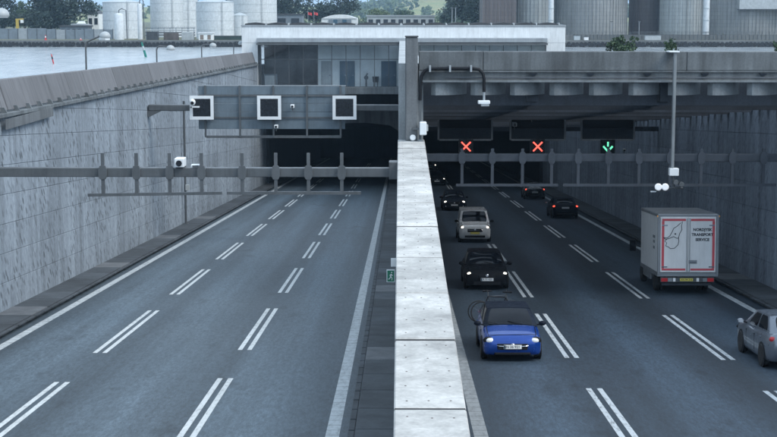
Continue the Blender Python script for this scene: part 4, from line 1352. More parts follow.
W(MB().box(X_(198.5, YQ + 5), X_(212.5, YQ + 5), YQ + 5, YQ + 8, QZ, Z_(33.5, YQ + 5)), 'wall', 'door_white', hut, weld=True, bevel=.04)
W(MB().box(X_(197.8, YQ + 5), X_(213.2, YQ + 5), YQ + 4.7, YQ + 8.3, Z_(33.5, YQ + 5), Z_(32.5, YQ + 5)), 'roof', 'white_paint', hut)
for a, b in ((200, 203.4), (207.3, 210.6)):
    w_ = W(MB().box(X_(a, YQ + 5), X_(b, YQ + 5), YQ + 4.93, YQ + 4.999, Z_(39.5, YQ + 5), Z_(35, YQ + 5)), 'window', 'house_brown', hut)
gw = root_at('green_wall', far(226, 40, YQ + 9), 'dark green bund wall at the foot of the round tank', 'wall')
W(MB().box(X_(214, YQ + 9), X_(262, YQ + 9), YQ + 9, YQ + 9.5, QZ, Z_(36, YQ + 9)), 'panel', 'leaf_dark', gw)
W(MB().box(X_(214, YQ + 9), X_(262, YQ + 9), YQ + 8.9, YQ + 9.6, Z_(36, YQ + 9), Z_(35.6, YQ + 9)), 'coping', 'quay', gw)
# grey industrial block behind the roof of the portal building
def shed(px0, px1, py0, py1, y, label, wall, roof, nwin, dep=12, arch=0.0, name='industrial_shed', cat='building'):
    x0, x1 = X_(px0, y), X_(px1, y)
    z1 = Z_(py0, y)
    zb0 = QZ
    e = root_at(name, ((x0 + x1) / 2, y, zb0), label, cat, 'low buildings on the far shore')
    W(MB().box(x0, x1, y, y + dep, zb0, z1), 'wall', wall, e)
    if arch:
        n = 10
        pts = [(x0 + (x1 - x0) * i / n, y - .3, z1 + arch * (1 - (2 * i / n - 1) ** 2)) for i in range(n + 1)]
        pts = [(x0, y - .3, z1 + .003)] + pts[1:-1] + [(x1, y - .3, z1 + .003)]
        W(MB().prism(pts[::-1], (0, dep + .6, 0)), 'roof', roof, e, weld=True)
    else:
        W(MB().box(x0 - .3, x1 + .3, y - .3, y + dep + .3, z1, z1 + .5), 'roof', roof, e)
    hgt = Z_(py0, y) - Z_(py1, y)
    for k in range(nwin):
        a = x0 + (x1 - x0) * (k + .2) / nwin; b = x0 + (x1 - x0) * (k + .8) / nwin
        W(MB().box(a, b, y - .08, y - .002, z1 - hgt * .75, z1 - hgt * .3), 'window', 'black_screen', e)
    return e
shed(248, 302, 15, 26, YQ + 90, 'dark grey shed with railed roof beside the tall tank', 'blue_grey', 'roof_dark', 4)
shed(321.5, 357, 18.5, 25, YQ + 70, 'white arched hall with blue front behind the portal roof', 'white_paint', 'white_paint', 0, 14, 1.3)
e = root_at('hall_door', (X_(340, YQ + 69), YQ + 69.8, QZ), 'blue sliding front of the white arched hall', 'door')
for k in range(5):
    W(MB().box(X_(328.5 + 4.6 * k, YQ + 69.8) + .05, X_(333.1 + 4.6 * k, YQ + 69.8) - .05, YQ + 69.7, YQ + 69.9, QZ, Z_(19.5, YQ + 69.8)), 'leaf', 'door_blue' if k % 2 else 'blue_grey', e)
shed(367, 434.5, 16.5, 26, YQ + 80, 'long pale flat roofed warehouse behind the pilaster', 'pale_grey', 'steel_pale', 9)
shed(60, 88, 27, 33, YQ + 30, 'low grey site office behind the fence, under big tree', 'blue_grey', 'roof_dark', 5, 6)
shed(88, 99, 14, 28, YQ + 60, 'cream house partly hidden behind the big left tree', 'door_white', 'roof_dark', 2, 8, 1.6, 'house', 'house')
for px, lb in ((308, 'left red flag on a pole'), (314, 'right red flag on a pole')):
    b = far(px, 24, YQ + 85)
    e = root_at('flag', (b.x, b.y, QZ), lb + ' left of the white arched hall', 'flag', 'red flags')
    W(MB().tube([(b.x, b.y, QZ), (b.x, b.y, Z_(11, YQ + 85))], .07, 6), 'pole', 'steel_pale', e)
    n = 6
    vv = []
    for i in range(n + 1):
        for j in (0, 1):
            vv.append((b.x + .05 + 1.3 * i / n, b.y + .12 * math.sin(i * 1.3), Z_(12, YQ + 85) - j * .9 - .05 * i))
    m = MB().add(vv, [(2 * i, 2 * i + 1, 2 * i + 3, 2 * i + 2) for i in range(n)])
    W(m, 'cloth', 'flag_red', e)
# yard wall of grey panels on the left
yw = YQ + 22
fw = root_at('yard_fence', (X_(0, yw), yw, QZ), 'long pale blue grey panel fence along the far left shore', 'fence')
px = -20.0
i = 0
while px < 113:
    a, b = X_(px, yw) + .05, X_(px + 9.4, yw) - .05
    W(MB().box(a, b, yw, yw + .12, QZ, Z_(28.3 + random.uniform(-.3, .3) + (1.0 if px > 45 else 0), yw)), 'fence_panel', 'blue_grey' if i % 4 else 'steel_pale', fw)
    W(MB().box(b - .02, b + .12, yw - .1, yw + .2, QZ, Z_(28.6, yw)), 'post', 'steel', fw)
    px += 9.5; i += 1
# marker cones on the bank
for px, py, lb in ((45.5, 36.5, 'red and white marker cone on the grassy far bank'), (80.8, 40, 'small red marker at the quay edge below the fence')):
    b = far(px, py, YQ + 4)
    e = root_at('marker_cone', (b.x, b.y, QZ), lb, 'cone')
    h = 1.6 if px < 60 else .7
    W(MB().lathe((b.x, b.y, QZ), [(.5, 0), (.5, .08), (.3, .1), (.2, h * .5)], 12), 'base', 'buoy_red', e)
    W(MB().lathe((b.x, b.y, QZ), [(.2, h * .5 + .001), (.14, h * .72)], 12), 'band', 'plate_white', e)
    W(MB().lathe((b.x, b.y, QZ), [(.14, h * .72 + .001), (.05, h)], 12), 'tip', 'buoy_red', e)
# covered boat and small excavator
b = far(81, 26, YQ + 36)
e = root_at('motor_boat', (b.x, b.y, QZ), 'white motor boat propped up behind the yard fence', 'boat')
zk = Z_(27, YQ + 36)
xs_ = [(-3.2, .15, .7), (-2.2, .8, 1.0), (0, 1.05, 1.05), (2.2, 1.0, 1.05), (3.0, .95, 1.0)]
m = MB(); vv = []
for (x, w_, h_) in xs_:
    vv += [(b.x - x, b.y - w_, zk + h_), (b.x - x, b.y - w_ * .6, zk + .3), (b.x - x, b.y, zk), (b.x - x, b.y + w_ * .6, zk + .3), (b.x - x, b.y + w_, zk + h_)]
fs = []
for i in range(len(xs_) - 1):
    for j in range(4):
        fs.append((5 * i + j, 5 * i + j + 1, 5 * i + j + 6, 5 * i + j + 5))
    fs.append((5 * i + 4, 5 * i, 5 * i + 5, 5 * i + 9))
fs += [(4, 3, 2, 1, 0), (20, 21, 22, 23, 24)]
W(m.add(vv, fs), 'hull', 'white_paint', e, weld=True)
W(MB().hexa([(b.x - 1.2, b.y - .8, zk + 1.0), (b.x + 1.4, b.y - .8, zk + 1.0), (b.x + 1.4, b.y + .8, zk + 1.0), (b.x - 1.2, b.y + .8, zk + 1.0)],
            [(b.x - .5, b.y - .6, zk + 1.8), (b.x + 1.0, b.y - .6, zk + 1.8), (b.x + 1.0, b.y + .6, zk + 1.8), (b.x - .5, b.y + .6, zk + 1.8)]), 'cabin', 'white_frame', e)
W(MB().box(b.x - 1.5, b.x - 1.3, b.y - .5, b.y + .5, QZ, zk + .3), 'prop', 'steel', e); W(MB().box(b.x + 1.3, b.x + 1.5, b.y - .5, b.y + .5, QZ, zk + .3), 'prop', 'steel', e)
b = far(17.5, 27, YQ + 30)
e = root_at('small_crane', (b.x, b.y, QZ), 'small yellow jib crane showing above the far left fence', 'crane')
W(MB().box(b.x - .4, b.x + .4, b.y - .4, b.y + .4, QZ, Z_(19, YQ + 30)), 'mast', 'safety_yellow', e)
W(MB().bar((b.x - .5, b.y, Z_(19.5, YQ + 30)), (b.x + 1.9, b.y, Z_(19, YQ + 30)), .4), 'jib', 'safety_yellow', e)
W(MB().box(b.x + 1.0, b.x + 1.8, b.y - .3, b.y + .3, Z_(23, YQ + 30), Z_(19.9, YQ + 30)), 'hoist', 'door_white', e)

# --- silos on the right
def silo(px0, px1, y, label, mat, top=38.0, square=False):
    x0, x1 = X_(px0, y), X_(px1, y); r = (x1 - x0) / 2
    c = Vector(((x0 + x1) / 2, y + r, QZ))
    e = root_at('silo', c, label, 'silo', 'tall silos on the far quay')
    if square:
        W(MB().box(x0, x1, y, y + 18, QZ, top), 'shell', mat, e)
        for k in range(1, 9):
            xx = x0 + (x1 - x0) * k / 9
            W(MB().box(xx - .12, xx + .12, y - .12, y - .003, QZ, top), 'rib', mat, e)
        W(MB().box(x0 - .2, x1 + .2, y - .2, y + 18.2, top, top + .6), 'roof', 'roof_dark', e)
    else:
        W(MB().lathe(c, [(r, 0), (r, top)], 64), 'shell', mat, e, smooth=True)
        n = max(8, int(r * 3.0))
        rm = MB().box(-.10, .10, -.14, .0, 0, top).mesh('rib', mat)
        for k in range(n):
            a = math.pi + math.pi * (k + .5) / n
            o = sub(link('rib', rm, None, (c.x + math.cos(a) * r, c.y + math.sin(a) * r, QZ), (0, 0, a + math.pi / 2)), e)
        W(MB().lathe(c + Vector((0, 0, top)), [(r * 1.02, 0), (r * .98, .4), (.5, 4)], 48), 'roof', 'tank_band', e, smooth=True)
    return e
silo(482.5, 516, YQ + 16, 'dark brown square silo block left of the grey silos', 'silo_brown', 38, True)
silo(515.2, 558, YQ + 19, 'pale ribbed grey silo next to the brown block', 'silo_grey')
silo(557, 632, YQ + 15, 'wide brown grey silo behind the right end of white roof', 'silo_mid')
silo(631, 664, YQ + 30, 'narrow dark brown silo set back between two wide silos', 'silo_brown')
silo(663, 706, YQ + 17, 'grey silo above the hanging mast, left of white pipe', 'silo_grey')
silo(705, 800, YQ + 15, 'wide mottled grey silo at right edge of the picture', 'silo_mid')
for a, b, lb in ((548, 553.5, 'white vertical pipe up the pale ribbed silo'), (702.5, 709, 'white vertical pipe between the two right silos')):
    y = YQ + 13
    x0, x1 = X_(a, y), X_(b, y)
    e = root_at('conveyor_pipe', ((x0 + x1) / 2, y, QZ), lb, 'pipe')
    W(MB().lathe(((x0 + x1) / 2, y, QZ), [((x1 - x0) / 2, 0), ((x1 - x0) / 2, 40)], 20), 'shell', 'tank_white', e, smooth=True)
    zz = QZ + 2.2
    while zz < 20:
        W(MB().lathe(((x0 + x1) / 2, y, zz), [((x1 - x0) / 2 * 1.12, 0), ((x1 - x0) / 2 * 1.12, .2)], 20), 'flange', 'tank_band', e); zz += 3.4
ws = root_at('cladding_sheet', (X_(757, YQ + 13), YQ + 13, Z_(9, YQ + 13)), 'pale blank cladding box high on the rightmost silo', 'cladding')
W(MB().box(X_(738.5, YQ + 13.6), X_(800, YQ + 13.6), YQ + 13.4, YQ + 20, Z_(9, YQ + 13.4), Z_(-14, YQ + 13.4)), 'panel', 'pale_grey', ws, weld=True, bevel=.04)
W(MB().box(X_(738, YQ + 13.6), X_(800, YQ + 13.6), YQ + 13.3, YQ + 20, Z_(9.6, YQ + 13.4), Z_(9, YQ + 13.4) - .002), 'edge_trim', 'steel', ws)
# low wall, railing and clutter at the foot of the silos
ylw = YQ + 8
lw = root_at('quay_railing', (X_(570, ylw), ylw, QZ), 'thin railing on a low wall at the foot of the silos', 'railing')
W(MB().box(X_(566, ylw), X_(800, ylw), ylw, ylw + .4, QZ, Z_(34.5, ylw)), 'low_wall', 'quay', lw)
px = 570
while px < 798:
    W(MB().box(X_(px, ylw) - .05, X_(px, ylw) + .05, ylw - .1, ylw - .01, QZ, Z_(31.5, ylw)), 'post', 'steel', lw); px += 4
for py in (31.8, 33.2):
    W(MB().tube([(X_(568, ylw), ylw - .05, Z_(py, ylw)), (X_(800, ylw), ylw - .05, Z_(py, ylw))], .05, 6), 'rail', 'steel', lw)
for px0, px1, py, m_, lb in ((574, 580, 35.5, 'tank_band', 'grey box skip at left end of the silo quay'), (584, 588.5, 36.8, 'plate_white', 'small white box beside the skip on the silo quay'), (645, 661, 35.2, 'pale_grey', 'long pale low box on the quay below the dark silo')):
    e = root_at('quay_box', far((px0 + px1) / 2, 40, YQ + 4), lb, 'box')
    W(MB().box(X_(px0, YQ + 4), X_(px1, YQ + 4), YQ + 3.5, YQ + 5, QZ + .025, Z_(py, YQ + 4)), 'body', m_, e, weld=True, bevel=.06)
    W(MB().box(X_(px0, YQ + 4) - .06, X_(px1, YQ + 4) + .06, YQ + 3.4, YQ + 5.1, Z_(py, YQ + 4), Z_(py, YQ + 4) + .12), 'lid', 'steel', e)
for px in (611.5, 639, 452, 455.5):
    b = far(px, 34, YQ + 10)
    e = root_at('mast_light', (b.x, b.y, QZ), {611.5: 'thin light mast before the wide silo, left of bush', 639: 'thin light mast before the narrow dark silo', 452: 'left thin light mast beside the dark trees', 455.5: 'right thin light mast beside the dark trees'}[px], 'light mast')
    zt3 = Z_(22 if px > 500 else 8, b.y)
    W(MB().tube([(b.x, b.y, QZ), (b.x, b.y, zt3)], .1, 6), 'mast', 'steel_pale', e)
    W(MB().box(b.x - .4, b.x + .4, b.y - .15, b.y + .15, zt3, zt3 + .2), 'lamp_head', 'steel', e)

# --- hill and trees
m = MB()
hy0, hy1 = 1500.0, 3200.0
nx, ny = 70, 14
hv = []
for j in range(ny + 1):
    for i in range(nx + 1):
        x = -700 + 1500 * i / nx
        t = j / ny
        y = hy0 + (hy1 - hy0) * t
        env = math.exp(-((x - 130) / 190) ** 2) + .55 * math.exp(-((x + 330) / 180) ** 2) + .35 * math.exp(-((x - 520) / 200) ** 2)
        h = QZ - .5 + (math.sin(t * math.pi / 2) ** 1.2) * env * (66 + 7 * math.sin(x * .02) + 4 * math.sin(x * .057 + 1))
        hv.append((x, y, h))
fs = [(j * (nx + 1) + i, j * (nx + 1) + i + 1, (j + 1) * (nx + 1) + i + 1, (j + 1) * (nx + 1) + i) for j in range(ny) for i in range(nx)]
structure(m.add(hv, fs).build('hill', 'meadow', smooth='all'), 'green and tan hill in the far distance')
wd = MB()
def hill_z(x, y):
    t = (y - hy0) / (hy1 - hy0)
    env = math.exp(-((x - 130) / 190) ** 2) + .55 * math.exp(-((x + 330) / 180) ** 2) + .35 * math.exp(-((x - 520) / 200) ** 2)
    return QZ - .5 + (math.sin(max(0, min(1, t)) * math.pi / 2) ** 1.2) * env * (66 + 7 * math.sin(x * .02) + 4 * math.sin(x * .057 + 1))
random.seed(21)
for _ in range(420):
    y = random.uniform(1480, 2700)
    x = random.uniform(-560, 620) if _ % 3 == 0 else random.uniform(-70, 160)
    pxx = 400 + x / y * FPX
    if 405 < pxx < 452 and random.random() < .62 and y < 2300:
        continue
    h = random.uniform(9, 16)
    leafy(wd, (x, y, hill_z(x, max(y, hy0)) + h * .45), h * .6, h * .6, h * .55, 60, h * .16, 7)
stuff(wd.build('hill_woods', 'leaf_light'), 'mottled woods covering the far hill')
random.seed(5)
wd = MB()
for _ in range(110):
    y = random.uniform(640, 900)
    px = random.choice([random.uniform(-30, 110), random.uniform(280, 372), random.uniform(425, 490)])
    c = at_y(px, 30, y)
    h = random.uniform(5, 9)
    leafy(wd, (c.x, y, QZ + h * .45), h * .8, h * .6, h * .6, 90, .5, 8)
stuff(wd.build('far_hedge', 'leaf_mid'), 'belt of hedges and small trees behind the far buildings')
tree(62, 31, -14, YQ + 48, 58, 'big dark broad tree left of the tanks', 'leaf_dark', 5200)
tree(25, 29, 1, YQ + 70, 22, 'smaller round olive tree at the far left', 'leaf_mid', 2200)
tree(2, 29, -6, YQ + 66, 26, 'dark tree cut by the left edge of the picture', 'leaf_dark', 2200)
tree(14, 29, 12, YQ + 44, 44, 'low dark bushy tree behind the far left fence', 'leaf_dark', 5200, cz=.5)
tree(44, 30, 10, YQ + 42, 38, 'low dark bushy tree below the big left tree', 'leaf_dark', 5000, cz=.5)
tree(287, 26, -8, YQ + 120, 44, 'tall dark tree right of the tallest tank', 'leaf_dark', 3800)
tree(316, 26, 3, YQ + 130, 24, 'dark tree behind the red flags', 'leaf_dark', 2400)
tree(340, 26, -4, YQ + 125, 44, 'rounded dark tree behind the white arched hall', 'leaf_dark', 4200)
tree(462, 27, -10, YQ + 70, 36, 'tall dark tree left of the brown silo', 'leaf_dark', 3800)
tree(476, 27, -2, YQ + 60, 22, 'dark tree touching the brown silo', 'leaf_dark', 2400)
tree(448, 26, 9, YQ + 110, 18, 'small dark tree right of the long warehouse', 'leaf_dark', 1600)
tree(378, 26, 9, YQ + 190, 22, 'light green tree left behind the long warehouse', 'leaf_light', 1500)
tree(402, 26, 8, YQ + 200, 24, 'light green tree behind middle of the long warehouse', 'leaf_mid', 1500)

# --- bushes on the ground behind the right fascia
random.seed(9)
def bush(px, y, w, h, label, n, z0=None):
    b = at_y(px, 50, y)
    b.z = CZ - 4.4
    e = root_at('bush', b, label, 'bush')
    t = MB()
    ztop = at_y(px, 38, y).z if z0 is None else at_y(px, z0, y).z
    for k in range(9):
        a = random.uniform(-1, 1)
        t.tube([b + Vector((a * .2, 0, -.1)), b + Vector((a * w * .3, random.uniform(-.2, .2), (ztop - b.z) * .6)), b + Vector((a * w * .45, random.uniform(-.3, .3), (ztop - b.z) * .95))], [.03, .02, .008], 5)
    W(t, 'stems', 'bark', e)
    m = MB()
    leafy(m, b + Vector((0, 0, (ztop - b.z) * .62)), w * .62, .7, (ztop - b.z) * .5, n, .10, 16)
    for k in range(5):
        a = random.uniform(-.5, .5)
        leafy(m, b + Vector((a * w, 0, (ztop - b.z) * random.uniform(.85, 1.05))), .25, .25, .3, 60, .08, 4)
    W(m, 'leaves', 'leaf_mid', e)
bush(622, 112, 2.3, 3, 'scraggy green bush behind the fascia below the wide silo', 1700)
bush(672, 112, .9, 2, 'small green tuft behind the fascia at the mast top', 350, 41.5)
bush(779, 112, .8, 2, 'small green tuft behind the fascia at the right edge', 300, 43)
#--PART4--
# ================================================================== VEHICLES
SL = -math.atan(GRADE)
def vehicle_root(name, x, y, heading, label, cat, group='vehicles on the right carriageway'):
    """heading 0 drives away from the camera (+Y), 180 comes towards it"""
    e = empty(name, (x, y, road_z(y) + .006))
    e.rotation_euler = (Matrix.Rotation(SL, 3, 'X') @ Matrix.Rotation(R(heading), 3, 'Z')).to_euler()
    tag(e, label, cat, group)
    return e
def interp(tab, y, k):
    """smooth interpolation in a table of rows (y, ...) sorted by falling y"""
    n = len(tab)
    for i in range(n - 1):
        if tab[i][0] >= y >= tab[i + 1][0]:
            t = (tab[i][0] - y) / max(1e-6, tab[i][0] - tab[i + 1][0])
            p0 = tab[max(i - 1, 0)][k]; p1 = tab[i][k]; p2 = tab[i + 1][k]; p3 = tab[min(i + 2, n - 1)][k]
            m1, m2 = (p2 - p0) / 2 * .7, (p3 - p1) / 2 * .7
            return (2 * t ** 3 - 3 * t ** 2 + 1) * p1 + (t ** 3 - 2 * t ** 2 + t) * m1 + (-2 * t ** 3 + 3 * t ** 2) * p2 + (t ** 3 - t ** 2) * m2
    return tab[-1][k] if y < tab[-1][0] else tab[0][k]
def hull(tab, steps=34):
    """lower body: rows (y, z_bottom, z_shoulder, half_width)"""
    y0, y1 = tab[0][0], tab[-1][0]
    ys_ = [y0 + (y1 - y0) * (.5 - .5 * math.cos(math.pi * i / steps)) for i in range(steps + 1)]
    m = MB(); vs_ = []
    ring = None
    for y in ys_:
        zb_, zs, w = interp(tab, y, 1), interp(tab, y, 2), interp(tab, y, 3)
        h = zs - zb_
        half = [(.80, zb_), (.95, zb_ + .05 * h), (.985, zb_ + .16 * h), (1.0, zb_ + .42 * h), (.995, zb_ + .66 * h), (.975, zb_ + .84 * h), (.93, zb_ + .94 * h), (.84, zs), (.55, zs + .025), (.2, zs + .035)]
        pts = [(w * a, y, z) for a, z in half]
        pts += [(-p[0], p[1], p[2]) for p in reversed(pts)]
        ring = len(pts)
        vs_ += pts
    fs_ = []
    for i in range(steps):
        for j in range(ring):
            a, b = i * ring + j, i * ring + (j + 1) % ring
            fs_.append((a, a + ring, b + ring, b))
    fs_.append(tuple(range(ring)))
    fs_.append(tuple(range(steps * ring + ring - 1, steps * ring - 1, -1)))
    return m.add(vs_, fs_)
def patch(P, u0, u1, v0, v1, off, bulge, nu=8, nv=6, corner=0.0):
    """part of a bulging quad P = (p00, p10, p11, p01); returns MB. corner rounds the corners"""
    p00, p10, p11, p01 = [Vector(p) for p in P]
    nrm = (p10 - p00).cross(p01 - p00).normalized()
    m = MB(); vs_ = []
    for j in range(nv + 1):
        for i in range(nu + 1):
            a, b = i / nu, j / nv
            if corner:
                # squeeze rows near top and bottom
                e = (2 * b - 1)
                a = .5 + (a - .5) * (1 - corner * abs(e) ** 4)
            u, v = u0 + (u1 - u0) * a, v0 + (v1 - v0) * b
            p = p00 * (1 - u) * (1 - v) + p10 * u * (1 - v) + p11 * u * v + p01 * (1 - u) * v
            k = (1 - (2 * u - 1) ** 2) * (.35 + .65 * (1 - (2 * v - 1) ** 2))
            vs_.append(p + nrm * (off + bulge * k))
    fs_ = [(j * (nu + 1) + i, j * (nu + 1) + i + 1, (j + 1) * (nu + 1) + i + 1, (j + 1) * (nu + 1) + i) for j in range(nv) for i in range(nu)]
    return m.add(vs_, fs_)
_wheels = {}
def wheel(parent, x, y, r, w=.2, side=1):
    key = (r, w)
    if key not in _wheels:
        t = MB().lathe((0, 0, 0), [(r * .66, -w / 2), (r * .93, -w / 2), (r, -w * .36), (r, w * .36), (r * .93, w / 2), (r * .66, w / 2)], 28, 'x')
        me_t = t.mesh('tyre', 'rubber', smooth=True)
        q = MB().lathe((0, 0, 0), [(r * .67, -w * .42), (r * .67, w * .40), (r * .60, w * .44), (r * .58, w * .2), (.05, w * .22)], 24, 'x')
        for k in range(7):
            a = 2 * math.pi * k / 7
            q.bar((w * .34, math.cos(a) * .05, math.sin(a) * .05), (w * .40, math.cos(a) * r * .62, math.sin(a) * r * .62), .07, .035, up=(1, 0, 0))
        q.lathe((0, 0, 0), [(.07, w * .3), (.06, w * .43), (.02, w * .45)], 12, 'x')
        _wheels[key] = (me_t, q.mesh('rim', 'rim', smooth=True))
    me_t, me_r = _wheels[key]
    o = link('wheel', me_t, parent, (x, y, r), (0, 0, 0 if side > 0 else math.pi))
    link('rim', me_r, o)
    return o
def car(name, label, cat, x, y, heading, S, paint_m, lit=False, braking=False, plate='white', text=None):
    """S: dictionary of the body's measures; y is where the end nearer the camera stands"""
    L = S['L']
    yc = y + L / 2
    e = vehicle_root(name, x, yc, heading, label, cat)
    body = hull(S['hull']).build('body', paint_m, e, smooth='all')
    w = max(r[3] for r in S['hull'])
    c = S['cab']
    (yA, zA, wA), (yB, zB, wB), (yC, zC, wC), (yD, zD, wD) = c
    bl = S.get('bulge', .05)
    A, A2 = (wA, yA, zA), (-wA, yA, zA)
    B, B2 = (wB, yB, zB), (-wB, yB, zB)
    C, C2 = (wC, yC, zC), (-wC, yC, zC)
    D, D2 = (wD, yD, zD), (-wD, yD, zD)
    front = (A2, A, B, B2)
    front = (A, A2, B2, B)
    rear = (D2, D, C, C2)
    right = (D, A, B, C)
    left = (A2, D2, C2, B2)
    roofq = (B, B2, C2, C)
    m = MB()
    for q, b_ in ((front, bl), (rear, bl), (right, bl * .5), (left, bl * .5)):
        p = patch(q, 0, 1, 0, 1, 0, b_)
        m.add(p.v, p.f)
    m.build('pillars', S.get('top', paint_m), e, smooth='all', weld=True)
    patch(roofq, -.01, 1.01, -.005, 1.005, .006, .045, 12, 10).build('roof', S.get('top', paint_m), e, smooth='all')
    ws_ = patch(front, .07, .93, .05, .95, .008, bl, 10, 6, .06).build('windscreen', 'car_glass', e, smooth='all')
    for s in (-1, 1):   # wipers
        p = Vector(A) * (.5 + .22 * s) + Vector(A2) * (.5 - .22 * s)
        MB().bar(p + Vector((0, .02, .055)), p + Vector((.42, -.12, .13)), .02, .015).build('wiper', 'black', ws_)
    patch(rear, .10, .90, S.get('rw0', .18), .9, .008, bl, 10, 6, .08).build('rear_window', 'car_glass', e, smooth='all')
    for q, flip in ((right, False), (left, True)):
        cuts = S.get('side', [(.13, .47), (.51, .86)])
        for (a, b_) in cuts:
            if flip: a, b_ = 1 - b_, 1 - a
            patch(q, a, b_, .10, .90, .007, bl * .5, 8, 4, .12).build('side_window', 'car_glass', e, smooth='all')
    # wheels, and flat black discs standing in for the dark arch hollows
    r = S['wr']
    for yy_ in S['axles']:
        for s in (-1, 1):
            ar = MB().lathe((s * (interp(S['hull'], yy_, 3) * .985 - .0), yy_, r), [(r * 1.17, -.02), (r * 1.17, .02)], 28, 'x')
            ar.build('wheel_arch_disc', 'black', e)
            wheel(e, s * (w - .075), yy_, r, .2, s)
    # doors as seams and handles
    for s in (-1, 1):
        for yd in S.get('seams', (.62, -.42)):
            ww = interp(S['hull'], yd, 3)
            MB().box(s * (ww - .012) - .012, s * (ww - .012) + .012, yd - .008, yd + .008, .36, interp(S['hull'], yd, 2) - .16).build('door_seam', 'black', e)
        for yh in S.get('handles', (-.28, -1.12)):
            ww = interp(S['hull'], yh, 3)
            MB().box(s * ww - .02, s * ww + .02, yh - .08, yh + .08, interp(S['hull'], yh, 2) - .19, interp(S['hull'], yh, 2) - .155).build('door_handle', paint_m, e, weld=True, bevel=.008)
        ym_ = yA - .18
        mm = MB().ball((s * (w + .10), ym_, zA + .06), .11, .06, .075, 12, 8)
        mo = mm.build('door_mirror', S.get('mirror', paint_m), e, smooth='all')
        MB().bar((s * (w - .14), ym_ - .03, zA + .0), (s * (w + .06), ym_, zA + .03), .05, .04).build('arm', 'black', mo)
        MB().box(s * (w + .10) - .075, s * (w + .10) + .075, ym_ - .066, ym_ - .055, zA + .01, zA + .11).build('mirror_glass', 'chrome', mo)
    # bonnet shut line and bumper crease follow the hull
    def skin(y, a, up=.004):
        zs_ = interp(S['hull'], y, 2)
        return (interp(S['hull'], y, 3) * a, y, zs_ + up + (0 if a > .84 else .012 + .02 * (1 - a)))
    yn, yb_ = S['hull'][2][0], yA + .02
    ln_ = [skin(yb_ + (yn - yb_) * t / 8, .83) for t in range(9)]
    fr_ = [skin(yn, .83 - .166 * k, .006) for k in range(1, 10)]
    MB().tube(ln_ + fr_ + [(-q[0], q[1], q[2]) for q in reversed(ln_)], .009, 5).build('bonnet_seam', 'black', e)
    # front
    H = S['front']
    yF_ = S['hull'][0][0]
    for s in (-1, 1):
        hx, hy, hz, rx, ry, rz = H['lamp']
        MB().ball((s * hx, hy, hz), rx, ry, rz, 14, 8).build('headlight', 'lamp_lit' if lit else 'lamp_clear', e, smooth='all')
        MB().ball((s * (hx + .02), hy - .02, hz), rx * 1.15, ry * .97, rz * 1.2, 14, 8).build('headlight_rim', 'black', e, smooth='all')
        fx, fy, fz, fr = H['fog']
        MB().lathe((s * fx, fy, fz), [(fr, -.03), (fr, .03)], 12, 'y').build('fog_lamp', 'lamp_clear', e)
    gx, gz0, gz1 = H['grille']
    g = MB().hexa([(-gx, yF_ - .10, gz0), (gx, yF_ - .10, gz0), (gx * .8, yF_ + .03, gz0), (-gx * .8, yF_ + .03, gz0)], [(-gx * 1.06, yF_ - .16, gz1), (gx * 1.06, yF_ - .16, gz1), (gx * .86, yF_ + .012, gz1), (-gx * .86, yF_ + .012, gz1)])
    go = g.build('grille', 'black', e, weld=True, bevel=.015)
    if H.get('trim', True):
        zt3 = gz0 + (gz1 - gz0) * .62
        MB().tube([(-gx * 1.0, yF_ - .05, zt3 + .03), (-gx * .75, yF_ + .03, zt3), (0, yF_ + .045, zt3 - .02), (gx * .75, yF_ + .03, zt3), (gx * 1.0, yF_ - .05, zt3 + .03)], .012, 6).build('trim_strip', 'chrome', go)
    MB().lathe((0, yF_ + .035, gz1 - .05), [(.06, -.012), (.06, .012), (.045, .02)], 16, 'y').build('badge', 'chrome', e)
    lx, lz0, lz1 = H['intake']
    MB().hexa([(-lx, yF_ - .09, lz0), (lx, yF_ - .09, lz0), (lx * .9, yF_ + .025, lz0), (-lx * .9, yF_ + .025, lz0)], [(-lx * 1.02, yF_ - .09, lz1), (lx * 1.02, yF_ - .09, lz1), (lx * .9, yF_ + .03, lz1), (-lx * .9, yF_ + .03, lz1)]).build('lower_intake', 'black', e, weld=True, bevel=.015)
    pz = H['plate']
    def plate_at(yp_, z, rz, pm):
        p = MB().box(-.26, .26, -.008, .008, -.06, .06).build('number_plate', pm, e, weld=True, bevel=.004)
        p.location = (0, yp_, z)
        if text and rz:
            text_mesh('plate_text', text, .105, 'ink', p, (0.02, .0095, 0), (R(90), 0, math.pi), .001, .001)
            MB().box(.205, .255, .0081, .010, -.055, .055).build('blue_strip', 'door_blue', p)
        elif text:
            text_mesh('plate_text', text, .105, 'ink', p, (0, -.0095, 0), (R(90), 0, 0), .001, .001)
        return p
    plate_at(yF_ + .055, pz, True, 'plate_yellow' if plate == 'yellow' else 'plate_white')
    # rear
    T = S['rear']
    yR_ = S['hull'][-1][0]
    for s in (-1, 1):
        hx, hy, hz, rx, ry, rz = T['lamp']
        MB().ball((s * hx, hy, hz), rx, ry, rz, 12, 8).build('tail_light', 'lamp_red_lit' if braking else 'lamp_red', e, smooth='all')
    plate_at(yR_ - .03, T['plate'], False, 'plate_white')
    MB().box(-.6, .6, yR_ - .02, yR_ + .1, .28, .40).build('rear_bumper_insert', 'black', e, weld=True, bevel=.02)
    return e
